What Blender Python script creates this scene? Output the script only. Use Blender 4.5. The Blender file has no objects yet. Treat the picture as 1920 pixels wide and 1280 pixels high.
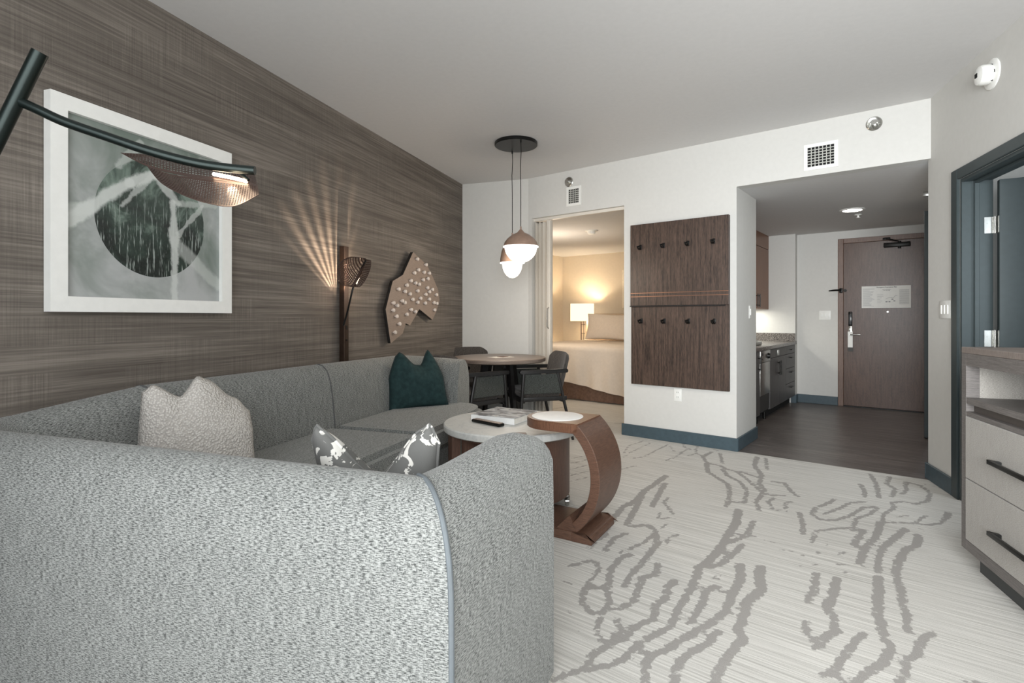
import bpy, bmesh, math, random
from mathutils import Vector, Matrix
import numpy as np

C = bpy.context.scene.collection
PI = math.pi
R = math.radians
sc = bpy.context.scene

# ------------------------------------------------------------ camera, world, light, exposure
HC = 1.15                                   # eye height
cam_d = bpy.data.cameras.new('camera'); cam = bpy.data.objects.new('camera', cam_d); C.objects.link(cam)
cam.location = (0, 0, HC); cam.rotation_euler = (PI / 2, 0, 0)
cam_d.sensor_width = 36; cam_d.lens = 36 * 1000 / 1920; cam_d.shift_y = -45 / 1920
cam_d.clip_start = 0.02; cam_d.clip_end = 100
sc.camera = cam
sc.view_settings.view_transform = 'Standard'; sc.view_settings.look = 'None'
sc.view_settings.gamma = 1; sc.view_settings.use_curve_mapping = False
sc.view_settings.exposure = 0.93
w = bpy.data.worlds.new('world'); sc.world = w; w.use_nodes = True
w.node_tree.nodes['Background'].inputs[0].default_value = (0.78, 0.88, 1.0, 1)
w.node_tree.nodes['Background'].inputs[1].default_value = 1.0

AM = R(18.4); AH = R(38.25)                  # the room's axis and the hallway's axis
def MW(a, b, z=0): return Vector((math.cos(AM) * a + math.sin(AM) * b, -math.sin(AM) * a + math.cos(AM) * b, z))
def HW(c, n, z=0): return Vector((math.cos(AH) * c + math.sin(AH) * n, -math.sin(AH) * c + math.cos(AH) * n, z))

def area(name, loc, rot, sx, sy, power, col, spread=PI):
    l = bpy.data.lights.new(name, 'AREA'); l.shape = 'RECTANGLE'; l.size = sx; l.size_y = sy
    l.energy = power; l.color = col; l.spread = spread
    o = bpy.data.objects.new(name, l); C.objects.link(o); o.location = loc; o.rotation_euler = rot
    return o
def point(name, loc, power, col, rad=0.03):
    l = bpy.data.lights.new(name, 'POINT'); l.energy = power; l.color = col; l.shadow_soft_size = rad
    o = bpy.data.objects.new(name, l); C.objects.link(o); o.location = loc; return o
# daylight through the big window behind the camera, then an added beam and a light in the windowless side room
area('window_daylight', MW(-.05, -.74, 1.42), (PI / 2, 0, -AM - R(7)), 2.7, 1.9, 50, (0.98, 0.99, .985), R(160))
area('angled_wall_fill', MW(.45, -.76, 1.45), (PI / 2, 0, -AM - R(9)), 1.3, 1.6, 21, (0.96, 0.99, 1.0), R(75))  # added narrow beam that brightens the angled wall by the hallway
area('side_room_light', MW(3.1, 2.45, 1.5), (PI / 2, 0, -AM), 1.2, 1.2, 14, (0.85, 0.93, 1.0))  # area light inside the side room, whose walls have no window

# ------------------------------------------------------------ helpers
def P3(x): return Vector(x)
class MB:
    def __init__(s): s.bm = bmesh.new(); s.uvd = {}
    def box(s, x0, x1, y0, y1, z0, z1, bev=0, seg=2, mat=0):
        b2 = bmesh.new(); bmesh.ops.create_cube(b2, size=1)
        for v in b2.verts:
            v.co = Vector((x0 + (v.co.x + .5) * (x1 - x0), y0 + (v.co.y + .5) * (y1 - y0), z0 + (v.co.z + .5) * (z1 - z0)))
        if bev: bmesh.ops.bevel(b2, geom=b2.edges[:], offset=bev, segments=seg, affect='EDGES', profile=.5)
        return s.merge(b2, mat)
    def merge(s, b2, mat=0, M=None):
        if M is not None: b2.transform(M)
        me = bpy.data.meshes.new('t'); b2.to_mesh(me); b2.free()
        n0 = len(s.bm.faces); s.bm.from_mesh(me); bpy.data.meshes.remove(me)
        s.bm.faces.ensure_lookup_table()
        for f in s.bm.faces[n0:]: f.material_index = mat
        return s
    def cyl(s, p0, p1, r0, r1=None, seg=20, mat=0, bev=0):
        p0, p1 = Vector(p0), Vector(p1); r1 = r0 if r1 is None else r1
        b2 = bmesh.new(); L = (p1 - p0).length
        bmesh.ops.create_cone(b2, cap_ends=True, segments=seg, radius1=r0, radius2=r1, depth=L)
        if bev:
            es = [e for e in b2.edges if abs(e.verts[0].co.z - e.verts[1].co.z) < 1e-6]
            bmesh.ops.bevel(b2, geom=es, offset=bev, segments=2, affect='EDGES')
        q = Vector((0, 0, 1)).rotation_difference((p1 - p0).normalized())
        return s.merge(b2, mat, Matrix.Translation((p0 + p1) / 2) @ q.to_matrix().to_4x4())
    def lathe(s, prof, seg=40, c=(0, 0, 0), mat=0, M=None):
        b2 = bmesh.new(); rings = []
        for r, z in prof:
            if r < 1e-5: rings.append([b2.verts.new((c[0], c[1], c[2] + z))])
            else: rings.append([b2.verts.new((c[0] + r * math.cos(2 * PI * i / seg), c[1] + r * math.sin(2 * PI * i / seg), c[2] + z)) for i in range(seg)])
        for A, B in zip(rings, rings[1:]):
            for i in range(seg):
                j = (i + 1) % seg
                if len(A) == 1 and len(B) == 1: continue
                if len(A) == 1: b2.faces.new((A[0], B[j], B[i]))
                elif len(B) == 1: b2.faces.new((A[i], A[j], B[0]))
                else: b2.faces.new((A[i], A[j], B[j], B[i]))
        bmesh.ops.recalc_face_normals(b2, faces=b2.faces[:])
        return s.merge(b2, mat, M)
    def tube(s, pts, r, seg=12, mat=0, caps=True, flat=None):
        pts = [Vector(p) for p in pts]; n = len(pts)
        rs = r if isinstance(r, (list, tuple)) else [r] * n
        b2 = bmesh.new(); rings = []; up = None
        for i in range(n):
            t = (pts[min(i + 1, n - 1)] - pts[max(i - 1, 0)]).normalized()
            if up is None:
                up = Vector((0, 0, 1)) if abs(t.z) < .9 else Vector((1, 0, 0))
            u = (up - t * up.dot(t)).normalized(); v = t.cross(u); up = u
            fx, fy = flat if flat else (1, 1)
            rings.append([b2.verts.new(pts[i] + u * (rs[i] * fx * math.cos(2 * PI * k / seg)) + v * (rs[i] * fy * math.sin(2 * PI * k / seg))) for k in range(seg)])
        for A, B in zip(rings, rings[1:]):
            for k in range(seg): b2.faces.new((A[k], A[(k + 1) % seg], B[(k + 1) % seg], B[k]))
        if caps: b2.faces.new(rings[0][::-1]); b2.faces.new(rings[-1])
        bmesh.ops.recalc_face_normals(b2, faces=b2.faces[:])
        return s.merge(b2, mat)
    def prism(s, poly, t0, t1, axis='z', bev=0, seg=2, mat=0):
        """extrude polygon; axis z: poly=(x,y); y: poly=(x,z); x: poly=(y,z)"""
        b2 = bmesh.new()
        def mk(p, t):
            return {'z': (p[0], p[1], t), 'y': (p[0], t, p[1]), 'x': (t, p[0], p[1])}[axis]
        A = [b2.verts.new(mk(p, t0)) for p in poly]; B = [b2.verts.new(mk(p, t1)) for p in poly]
        n = len(poly)
        b2.faces.new(A); b2.faces.new(B[::-1])
        for i in range(n): b2.faces.new((A[i], B[i], B[(i + 1) % n], A[(i + 1) % n]))
        bmesh.ops.recalc_face_normals(b2, faces=b2.faces[:])
        if bev:
            es = [e for e in b2.edges if e.calc_face_angle(0) > .6]
            bmesh.ops.bevel(b2, geom=es, offset=bev, segments=seg, affect='EDGES')
        return s.merge(b2, mat)
    def build(s, name, mats, parent=None, smooth=True, M=None, uv=True, auto=35):
        if M is not None: s.bm.transform(M)
        if uv:
            L = s.bm.loops.layers.uv.verify()
            for f in s.bm.faces:
                n = f.normal; ax, ay, az = abs(n.x), abs(n.y), abs(n.z)
                for l in f.loops:
                    if l[L].uv.length_squared > 0: continue
                    c = l.vert.co
                    l[L].uv = (c.y, c.z) if ax >= ay and ax >= az else ((c.x, c.z) if ay >= az else (c.x, c.y))
        me = bpy.data.meshes.new(name); s.bm.to_mesh(me); s.bm.free()
        if not isinstance(mats, (list, tuple)): mats = [mats]
        for m in mats: me.materials.append(m)
        if smooth:
            me.polygons.foreach_set('use_smooth', [True] * len(me.polygons))
            me.set_sharp_from_angle(angle=R(auto))
        o = bpy.data.objects.new(name, me); C.objects.link(o)
        if parent is not None: o.parent = parent
        return o

def tag(o, label, cat, group=None):
    o['label'] = label; o['category'] = cat
    if group: o['group'] = group
    return o
def thing(name, label, cat, loc=(0, 0, 0), rz=0, group=None):
    o = bpy.data.objects.new(name, None); C.objects.link(o); o.empty_display_size = .1
    o.location = loc; o.rotation_euler = (0, 0, rz)
    return tag(o, label, cat, group)
def place(o, loc, rz): o.location = loc; o.rotation_euler = (0, 0, rz); return o
def structure(o): o['kind'] = 'structure'; return o
def copy_tree(o, parent=None):
    c = o.copy(); C.objects.link(c)
    if parent is not None: c.parent = parent
    for ch in list(o.children): copy_tree(ch, c)
    return c

# ------------------------------------------------------------ materials
MATS = {}
def newmat(name):
    m = bpy.data.materials.new(name); m.use_nodes = True; nt = m.node_tree
    return m, nt, nt.nodes['Principled BSDF']
def N(nt, t, **kw):
    n = nt.nodes.new(t)
    for k, v in kw.items():
        if k.startswith('_'): setattr(n, k[1:], v)
        else: n.inputs[k.replace('__', ' ')].default_value = v
    return n
def srgb(r, g, b):
    f = lambda c: ((c / 255 + .055) / 1.055) ** 2.4 if c / 255 > .04045 else c / 255 / 12.92
    return (f(r), f(g), f(b), 1)
def coords(nt, kind='Object', scale=(1, 1, 1), rot=(0, 0, 0)):
    tc = N(nt, 'ShaderNodeTexCoord'); mp = N(nt, 'ShaderNodeMapping')
    mp.inputs['Scale'].default_value = scale; mp.inputs['Rotation'].default_value = rot
    nt.links.new(tc.outputs[kind], mp.inputs['Vector']); return mp.outputs[0]
def noise(nt, vec, scale=1, detail=3, rough=.5, dist=0):
    n = N(nt, 'ShaderNodeTexNoise'); n.inputs['Scale'].default_value = scale; n.inputs['Detail'].default_value = detail
    n.inputs['Roughness'].default_value = rough; n.inputs['Distortion'].default_value = dist
    nt.links.new(vec, n.inputs['Vector']); return n.outputs['Fac']
def ramp(nt, fac, stops, interp='LINEAR'):
    r = N(nt, 'ShaderNodeValToRGB'); e = r.color_ramp; e.interpolation = interp
    e.elements[0].position = stops[0][0]; e.elements[0].color = stops[0][1]
    e.elements[1].position = stops[-1][0]; e.elements[1].color = stops[-1][1]
    for p, c in stops[1:-1]:
        x = e.elements.new(p); x.color = c
    nt.links.new(fac, r.inputs[0]); return r.outputs[0]
def mix(nt, fac, a, b, mode='MIX'):
    m = N(nt, 'ShaderNodeMix', _data_type='RGBA', _blend_type=mode)
    for i, v in ((0, fac), (6, a), (7, b)):
        if hasattr(v, 'links') or hasattr(v, 'is_linked'): nt.links.new(v, m.inputs[i])
        else: m.inputs[i].default_value = v
    return m.outputs[2]
def math_(nt, op, a, b=None, c=None, clamp=False):
    m = N(nt, 'ShaderNodeMath', _operation=op); m.use_clamp = clamp
    for i, v in enumerate((a, b, c)):
        if v is None: continue
        if hasattr(v, 'is_linked'): nt.links.new(v, m.inputs[i])
        else: m.inputs[i].default_value = v
    return m.outputs[0]
def bump(nt, bs, h, strength=.2, dist=.005):
    b = N(nt, 'ShaderNodeBump'); b.inputs['Strength'].default_value = strength; b.inputs['Distance'].default_value = dist
    nt.links.new(h, b.inputs['Height']); nt.links.new(b.outputs[0], bs.inputs['Normal'])

def plain(name, col, rough=.5, metal=0, spec=.5, bumps=0, var=.04):
    m, nt, bs = newmat(name)
    v = coords(nt, 'Object')
    n = noise(nt, v, 30, 3)
    c2 = tuple(max(0, c * (1 - var * 2)) for c in col[:3]) + (1,); c1 = tuple(min(1, c * (1 + var * 2)) for c in col[:3]) + (1,)
    nt.links.new(ramp(nt, n, [(.3, c2), (.7, c1)]), bs.inputs['Base Color'])
    bs.inputs['Roughness'].default_value = rough; bs.inputs['Metallic'].default_value = metal
    bs.inputs['Specular IOR Level'].default_value = spec
    if bumps: bump(nt, bs, noise(nt, v, 260, 2), bumps, .002)
    return m
def emit(name, col, strength, base=(.9, .9, .9, 1)):
    m, nt, bs = newmat(name)
    bs.inputs['Base Color'].default_value = base; bs.inputs['Emission Color'].default_value = col
    bs.inputs['Emission Strength'].default_value = strength; bs.inputs['Roughness'].default_value = .3
    return m
def wood(name, dark, light, scale=(1, 1, 1), kind='UV', rough=.45, ringf=1.0, coarse=.5, var=None):
    """grain runs along the coordinate with the smallest scale"""
    m, nt, bs = newmat(name)
    v = coords(nt, kind, scale)
    n1 = noise(nt, v, 6 * ringf, 5, .6, .4); n2 = noise(nt, v, 40 * ringf, 3, .6)
    f = math_(nt, 'ADD', math_(nt, 'MULTIPLY', n1, coarse), math_(nt, 'MULTIPLY', n2, 1 - coarse))
    nt.links.new(ramp(nt, f, [(.39, dark), (.5, tuple((a + b) / 2 for a, b in zip(dark, light))), (.61, light)]), bs.inputs['Base Color'])
    bs.inputs['Roughness'].default_value = rough
    bump(nt, bs, n2, .08, .002)
    return m

paint = plain('wall_paint', srgb(205, 204, 200), .75, spec=.25, bumps=.12, var=.008)
paint_ceil = plain('ceiling_paint', srgb(212, 211, 210), .9, spec=.1, bumps=.15, var=.008)
bed_paint = plain('bedroom_paint', srgb(214, 202, 182), .8, spec=.2, bumps=.1, var=.01)
teal_trim = plain('blue_grey_trim', srgb(64, 80, 88), .45, var=.05)
green_door = plain('dark_green_door_paint', srgb(52, 62, 64), .45, var=.03)
white_plastic = plain('white_plastic', srgb(232, 232, 228), .4, var=.01)
black_metal = plain('black_metal', srgb(30, 30, 29), .38, metal=.6, var=.05)
green_black = plain('black_green_metal', srgb(26, 34, 32), .32, metal=.7, var=.05)
bronze = plain('bronze_metal', srgb(62, 48, 40), .38, metal=.6, var=.05)
chrome = plain('satin_chrome', srgb(200, 200, 196), .25, metal=1, var=.03)
black_wood = plain('black_stained_wood', srgb(28, 27, 27), .42, var=.12)
black_hole = plain('dark_void', srgb(14, 14, 14), .9, var=.01)

# wallpaper
m, nt, bs = newmat('woven_wallpaper'); wallpaper = m
tc = coords(nt, 'Object')
vh = coords(nt, 'Object', (1, 1.3, 95)); vv = coords(nt, 'Object', (1, 190, 3.2)); vb = coords(nt, 'Object', (1, .9, 9))
nh = noise(nt, vh, 1, 5, .65, .15); nv = noise(nt, vv, 1, 2, .6); nb = noise(nt, vb, 1, 4, .6, .3)
sp = N(nt, 'ShaderNodeSeparateXYZ'); nt.links.new(tc, sp.inputs[0]); cb = N(nt, 'ShaderNodeCombineXYZ')
nt.links.new(sp.outputs[1], cb.inputs[0]); nt.links.new(sp.outputs[2], cb.inputs[1])
br = N(nt, 'ShaderNodeTexBrick'); nt.links.new(cb.outputs[0], br.inputs['Vector'])
br.inputs['Color1'].default_value = (0, 0, 0, 1); br.inputs['Color2'].default_value = (1, 1, 1, 1)
br.inputs['Mortar Size'].default_value = 0.0; br.inputs['Scale'].default_value = 1; br.inputs['Brick Width'].default_value = .30; br.inputs['Row Height'].default_value = .115
br.offset = .37; br.inputs['Bias'].default_value = -.1
msk = math_(nt, 'MULTIPLY', br.outputs['Color'], .30)
f = math_(nt, 'ADD', math_(nt, 'MULTIPLY', nh, .62), math_(nt, 'MULTIPLY', nb, .38))
f2 = math_(nt, 'ADD', math_(nt, 'MULTIPLY', f, math_(nt, 'SUBTRACT', 1.0, msk)), math_(nt, 'MULTIPLY', nv, msk))
col = ramp(nt, f2, [(.28, srgb(68, 62, 57)), (.5, srgb(110, 103, 96)), (.70, srgb(147, 139, 130))])
nt.links.new(col, bs.inputs['Base Color']); bs.inputs['Roughness'].default_value = .75; bs.inputs['Specular IOR Level'].default_value = .25
bump(nt, bs, f2, .25, .003)

# tweed
def tweed(name, c0, c1, c2, s=1.0):
    m, nt, bs = newmat(name)
    a = noise(nt, coords(nt, 'UV', (80 * s, 460 * s, 1)), 1, 2, .6, 0); b = noise(nt, coords(nt, 'UV', (460 * s, 110 * s, 1)), 1, 2, .6, 0)
    c = noise(nt, coords(nt, 'UV', (330 * s, 330 * s, 1)), 1, 2, .6); e = noise(nt, coords(nt, 'UV', (40, 12, 1)), 1, 3, .6)
    f = math_(nt, 'ADD', math_(nt, 'ADD', math_(nt, 'MULTIPLY', a, .58), math_(nt, 'MULTIPLY', b, .14)), math_(nt, 'ADD', math_(nt, 'MULTIPLY', c, .20), math_(nt, 'MULTIPLY', e, .08)))
    nt.links.new(ramp(nt, f, [(.41, c0), (.485, c1), (.55, c2)]), bs.inputs['Base Color'])
    bs.inputs['Roughness'].default_value = .9; bs.inputs['Specular IOR Level'].default_value = .15
    bs.inputs['Sheen Weight'].default_value = .15
    bump(nt, bs, f, .3, .002)
    return m
sofa_fabric = tweed('grey_tweed_upholstery', srgb(64, 66, 65), srgb(110, 112, 110), srgb(152, 154, 151))
chair_fabric = tweed('charcoal_chair_fabric', srgb(46, 43, 41), srgb(70, 66, 63), srgb(92, 87, 83), .8)
sofa_pipe = plain('blue_grey_piping', srgb(96, 102, 106), .7)
sofa_pipe_dark = plain('dark_grey_piping', srgb(84, 85, 86), .8)
sofa_base_m = plain('sofa_plinth', srgb(40, 38, 36), .6)
# boucle
m, nt, bs = newmat('cream_boucle'); boucle = m
v = coords(nt, 'Object'); vo = N(nt, 'ShaderNodeTexVoronoi'); vo.inputs['Scale'].default_value = 120; nt.links.new(v, vo.inputs['Vector'])
nt.links.new(ramp(nt, vo.outputs['Distance'], [(.0, srgb(222, 218, 212)), (.6, srgb(176, 171, 165))]), bs.inputs['Base Color'])
bs.inputs['Roughness'].default_value = .95; bump(nt, bs, vo.outputs['Distance'], .9, -.006)
teal_velvet = plain('teal_green_linen', srgb(36, 56, 57), .85, spec=.2, bumps=.3, var=.12)
# patterned pillow
m, nt, bs = newmat('grey_white_brushmark_fabric'); brush = m
n1 = noise(nt, coords(nt, 'Object', (1, 1, 1)), 17, 3, .6, 1.2)
nt.links.new(ramp(nt, n1, [(.55, srgb(96, 96, 94)), (.57, srgb(206, 204, 198))], 'LINEAR'), bs.inputs['Base Color']); bs.inputs['Roughness'].default_value = .9
bump(nt, bs, noise(nt, coords(nt, 'Object'), 500, 2), .3, .002)

walnut_v = wood('dark_walnut_vertical', srgb(52, 40, 34), srgb(94, 76, 66), (26, 1.1, 1), rough=.5)
hook_wood = wood('smoked_oak_panels', srgb(36, 28, 24), srgb(92, 74, 64), (11, .5, 1), rough=.42)
side_wood = wood('walnut_side_table', srgb(70, 49, 39), srgb(112, 82, 66), (3, 40, 1), rough=.42)
drum_wood = wood('walnut_drum', srgb(66, 46, 38), srgb(112, 82, 68), (40, 1.2, 1), rough=.45)
dresser_wood = wood('grey_oak', srgb(80, 76, 74), srgb(122, 117, 114), (1.5, 50, 1), rough=.5)
dresser_top_m = wood('grey_oak_top', srgb(98, 88, 82), srgb(140, 130, 124), (50, 1.5, 1), rough=.5)
linen_front = tweed('grey_linen_drawer_front', srgb(128, 124, 118), srgb(150, 146, 140), srgb(166, 162, 156), 1.9)
table_lam = wood('taupe_table_laminate', srgb(112, 98, 88), srgb(140, 126, 116), (1.5, 12, 1), rough=.35)
entry_wood = wood('brown_cherry_door', srgb(68, 48, 39), srgb(98, 74, 61), (9, .9, 1), rough=.33)
frame_wood = wood('light_brown_door_frame', srgb(96, 76, 66), srgb(128, 104, 92), (20, 1, 1), rough=.4)
upper_wood = wood('cherry_kitchen_cabinet', srgb(108, 70, 46), srgb(140, 94, 64), (14, 1, 1), rough=.4)
lower_wood = wood('charcoal_kitchen_cabinet', srgb(66, 64, 64), srgb(88, 86, 86), (14, 1, 1), rough=.45)
art_plate_m = wood('taupe_wood_plate', srgb(128, 112, 100), srgb(154, 138, 126), (3, 60, 1), rough=.6)

# marble / quartz
m, nt, bs = newmat('pale_marble'); marble = m
n1 = noise(nt, coords(nt, 'Object'), 9, 6, .7, 1.6)
nt.links.new(ramp(nt, n1, [(.3, srgb(186, 188, 186)), (.5, srgb(212, 212, 208)), (.7, srgb(196, 196, 192))]), bs.inputs['Base Color']); bs.inputs['Roughness'].default_value = .4
white_inlay = plain('white_quartz', srgb(240, 240, 238), .5, var=.01)
m, nt, bs = newmat('speckled_granite'); granite = m
vo = N(nt, 'ShaderNodeTexVoronoi'); vo.inputs['Scale'].default_value = 170; nt.links.new(coords(nt, 'Object'), vo.inputs['Vector'])
nt.links.new(ramp(nt, vo.outputs['Color'], [(.2, srgb(62, 58, 56)), (.55, srgb(108, 102, 98)), (.85, srgb(150, 144, 138))]), bs.inputs['Base Color']); bs.inputs['Roughness'].default_value = .25

# hall floor planks
m, nt, bs = newmat('dark_vinyl_planks'); plank = m
v = coords(nt, 'Object'); br = N(nt, 'ShaderNodeTexBrick'); nt.links.new(v, br.inputs['Vector'])
br.inputs['Color1'].default_value = (.35, .35, .35, 1); br.inputs['Color2'].default_value = (.65, .65, .65, 1); br.inputs['Mortar'].default_value = (.1, .1, .1, 1)
br.inputs['Mortar Size'].default_value = .0015; br.inputs['Scale'].default_value = 1; br.inputs['Brick Width'].default_value = 1.2; br.inputs['Row Height'].default_value = .155
g = noise(nt, coords(nt, 'Object', (2.2, 55, 1)), 1, 5, .65, .6)
f = math_(nt, 'ADD', math_(nt, 'MULTIPLY', g, .8), math_(nt, 'MULTIPLY', br.outputs['Color'], .2))
nt.links.new(ramp(nt, f, [(.32, srgb(58, 52, 50)), (.5, srgb(94, 87, 84)), (.66, srgb(130, 122, 118))]), bs.inputs['Base Color'])
bs.inputs['Roughness'].default_value = .34; bump(nt, bs, g, .15, .002)

# carpet
m, nt, bs = newmat('patterned_carpet'); carpet = m
at = N(nt, 'ShaderNodeAttribute', _attribute_name='motif')
vec = coords(nt, 'Object')
edge = noise(nt, vec, 34, 3, .6); 
d = math_(nt, 'ADD', at.outputs['Fac'], math_(nt, 'MULTIPLY', math_(nt, 'SUBTRACT', edge, .5), .045))
mr = N(nt, 'ShaderNodeMapRange'); mr.inputs['From Min'].default_value = -.0022; mr.inputs['From Max'].default_value = .0022
mr.inputs['To Min'].default_value = 1; mr.inputs['To Max'].default_value = 0; nt.links.new(d, mr.inputs['Value'])
st = noise(nt, coords(nt, 'Object', (1.6, 120, 1)), 1, 4, .7, .2); fib = noise(nt, vec, 420, 2, .6)
sf = math_(nt, 'ADD', math_(nt, 'MULTIPLY', st, .7), math_(nt, 'MULTIPLY', fib, .3))
base = ramp(nt, sf, [(.36, srgb(168, 166, 161)), (.5, srgb(202, 200, 195)), (.64, srgb(226, 224, 219))])
dark = ramp(nt, fib, [(.3, srgb(146, 143, 140)), (.7, srgb(172, 169, 165))])
nt.links.new(mix(nt, mr.outputs[0], base, dark), bs.inputs['Base Color'])
bs.inputs['Roughness'].default_value = .95; bs.inputs['Specular IOR Level'].default_value = .1
bump(nt, bs, sf, .45, .004)
# ------------------------------------------------------------ the setting
ZC = 2.70
def mslab(name, a0, a1, b0, b1, z0, z1, mat, rz=-AM, holes=None):
    mb = MB(); mb.box(a0, a1, b0, b1, z0, z1)
    o = structure(mb.build(name, mat, smooth=False)); o.rotation_euler = (0, 0, rz); return o
def wall_parts(name, boxes, mat, rz=-AM):
    mb = MB()
    for bx in boxes: mb.box(*bx)
    o = structure(mb.build(name, mat, smooth=False)); o.rotation_euler = (0, 0, rz); return o

WL, WR, BB = -2.51, 1.62, -.98
wall_parts('wall_left', [(WL - .12, WL, BB - .1, 5.83, 0, ZC)], wallpaper)
wall_parts('wall_far', [(WL, -1.70, 5.715, 5.82, 0, ZC)], paint)
wall_parts('wall_right', [(WR, WR + .155, BB - .1, 3.17, 0, ZC), (WR, WR + .155, 4.082, 4.557, 0, ZC), (WR, WR + .155, 3.17, 4.082, 2.02, ZC)], paint)
# wall behind the camera with its wide window
wall_parts('wall_back', [(WL, -2.0, BB - .1, BB, 0, ZC), (1.3, WR, BB - .1, BB, 0, ZC), (-2.0, 1.3, BB - .1, BB, 0, .38), (-2.0, 1.3, BB - .1, BB, 2.5, ZC)], paint)
mb = MB()
for x in (-2.0, -.93, .17, 1.25): mb.box(x, x + .05, BB - .08, BB - .03, .38, 2.5)
mb.box(-2.0, 1.3, BB - .08, BB - .03, .38, .43); mb.box(-2.0, 1.3, BB - .08, BB - .03, 2.45, 2.5)
o = structure(mb.build('window_1', black_metal, smooth=False)); o.rotation_euler = (0, 0, -AM)
m, nt, bs = newmat('window_glass'); bs.inputs['Transmission Weight'].default_value = 1; bs.inputs['Roughness'].default_value = 0; bs.inputs['IOR'].default_value = 1.02
p = MB().box(-2.0, 1.3, BB - .06, BB - .05, .43, 2.45).build('window_pane', m, o)

HN = 4.794; CP = -1.322; CO = -2.378; ZH = 2.274
wall_parts('wall_hallway_corner', [(CO, CP, HN, 5.44, 0, ZC), (-3.545, -3.499, HN, HN + .12, 0, ZC), (-3.499, CO, HN, HN + .12, 2.25, ZC),
                          (CP, .0, HN, HN + .12, ZH, ZC)], paint, -AH)
wall_parts('wall_kitchen', [(-2.2, -2.07, 5.44, 8.0, 0, ZH)], paint, -AH)
wall_parts('wall_entry', [(-2.2, -1.45, 8.0, 8.25, 0, ZH), (-1.45, -.97, 8.12, 8.25, 0, ZH), (-.97, .25, 8.12, 8.25, 2.17, ZH)], paint, -AH)
wall_parts('wall_hallway_side', [(.10, .18, 5.05, 8.25, 0, ZH)], paint, -AH)
wall_parts('wall_bedroom_far', [(-5.8, -2.2, 8.72, 8.82, 0, 2.32)], bed_paint, -AH)
wall_parts('wall_bedroom_left', [(-5.75, -5.62, 5.0, 8.72, 0, 2.32)], bed_paint, -AH)
wall_parts('wall_bedroom_right', [(-2.32, -2.2, 5.44, 8.72, 0, 2.32)], bed_paint, -AH)
wall_parts('wall_bedroom_near', [(-5.75, -3.56, 4.95, 5.03, 0, 2.32)], bed_paint, -AH)
wall_parts('ceiling_bedroom', [(-5.75, -2.2, HN + .12, 8.82, 2.32, 2.38)], paint_ceil, -AH)
wall_parts('ceiling_hallway', [(-2.2, .2, HN + .12, 8.25, ZH, ZH + .08)], paint_ceil, -AH)
# main ceiling
mslab('ceiling', WL - .12, WR + .155, BB - .1, 5.9, ZC, ZC + .1, paint_ceil)
# side room behind the green door
wall_parts('wall_side_room', [(WR + .155, 4.0, 4.48, 4.56, 0, 2.5), (3.95, 4.03, 2.3, 4.48, 0, 2.5), (WR + .155, 4.0, 2.25, 2.33, 0, 2.5)], paint)
mslab('ceiling_side_room', WR + .155, 4.0, 2.3, 4.5, 2.42, 2.5, paint_ceil)
mslab('floor_side_room', WR, 4.0, 2.3, 4.5, -.06, -.001, plank)
# hallway floor (joined to the carpet edge)
mb = MB(); mb.box(-2.2, .25, HN, 8.25, -.05, 0)
o = structure(mb.build('floor_hallway', plank, smooth=False)); o.rotation_euler = (0, 0, -AH)

# baseboards
BH, BT = .112, .016
def bboard(name, boxes, rz):
    mb = MB()
    for b_ in boxes: mb.box(*b_, bev=.003, seg=1)
    o = structure(mb.build(name, teal_trim)); o.rotation_euler = (0, 0, rz)
bboard('baseboard_hallway_corner', [(CO - .02, CP + BT, HN - BT, HN, 0, BH), (CP, CP + BT, HN, 5.44, 0, BH)], -AH)
bboard('baseboard_entry', [(-1.45, -.97, 8.12 - BT, 8.12, 0, BH), (-1.45, -1.45 + BT, 8.0, 8.12, 0, BH), (-1.50, -1.45 + BT, 8.0 - BT, 8.0, 0, BH)], -AH)
bboard('baseboard_right', [(WR - BT, WR, 4.163, 4.557, 0, BH), (WR - BT, WR + .155, 4.557, 4.557 + BT, 0, BH), (WR - BT, WR, BB, 3.09, 0, BH)], -AM)
bboard('baseboard_far', [(WL, -1.70, 5.715 - BT, 5.715, 0, BH)], -AM)
bboard('baseboard_left', [(WL, WL + BT, BB, 5.70, 0, BH)], -AM)

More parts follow.
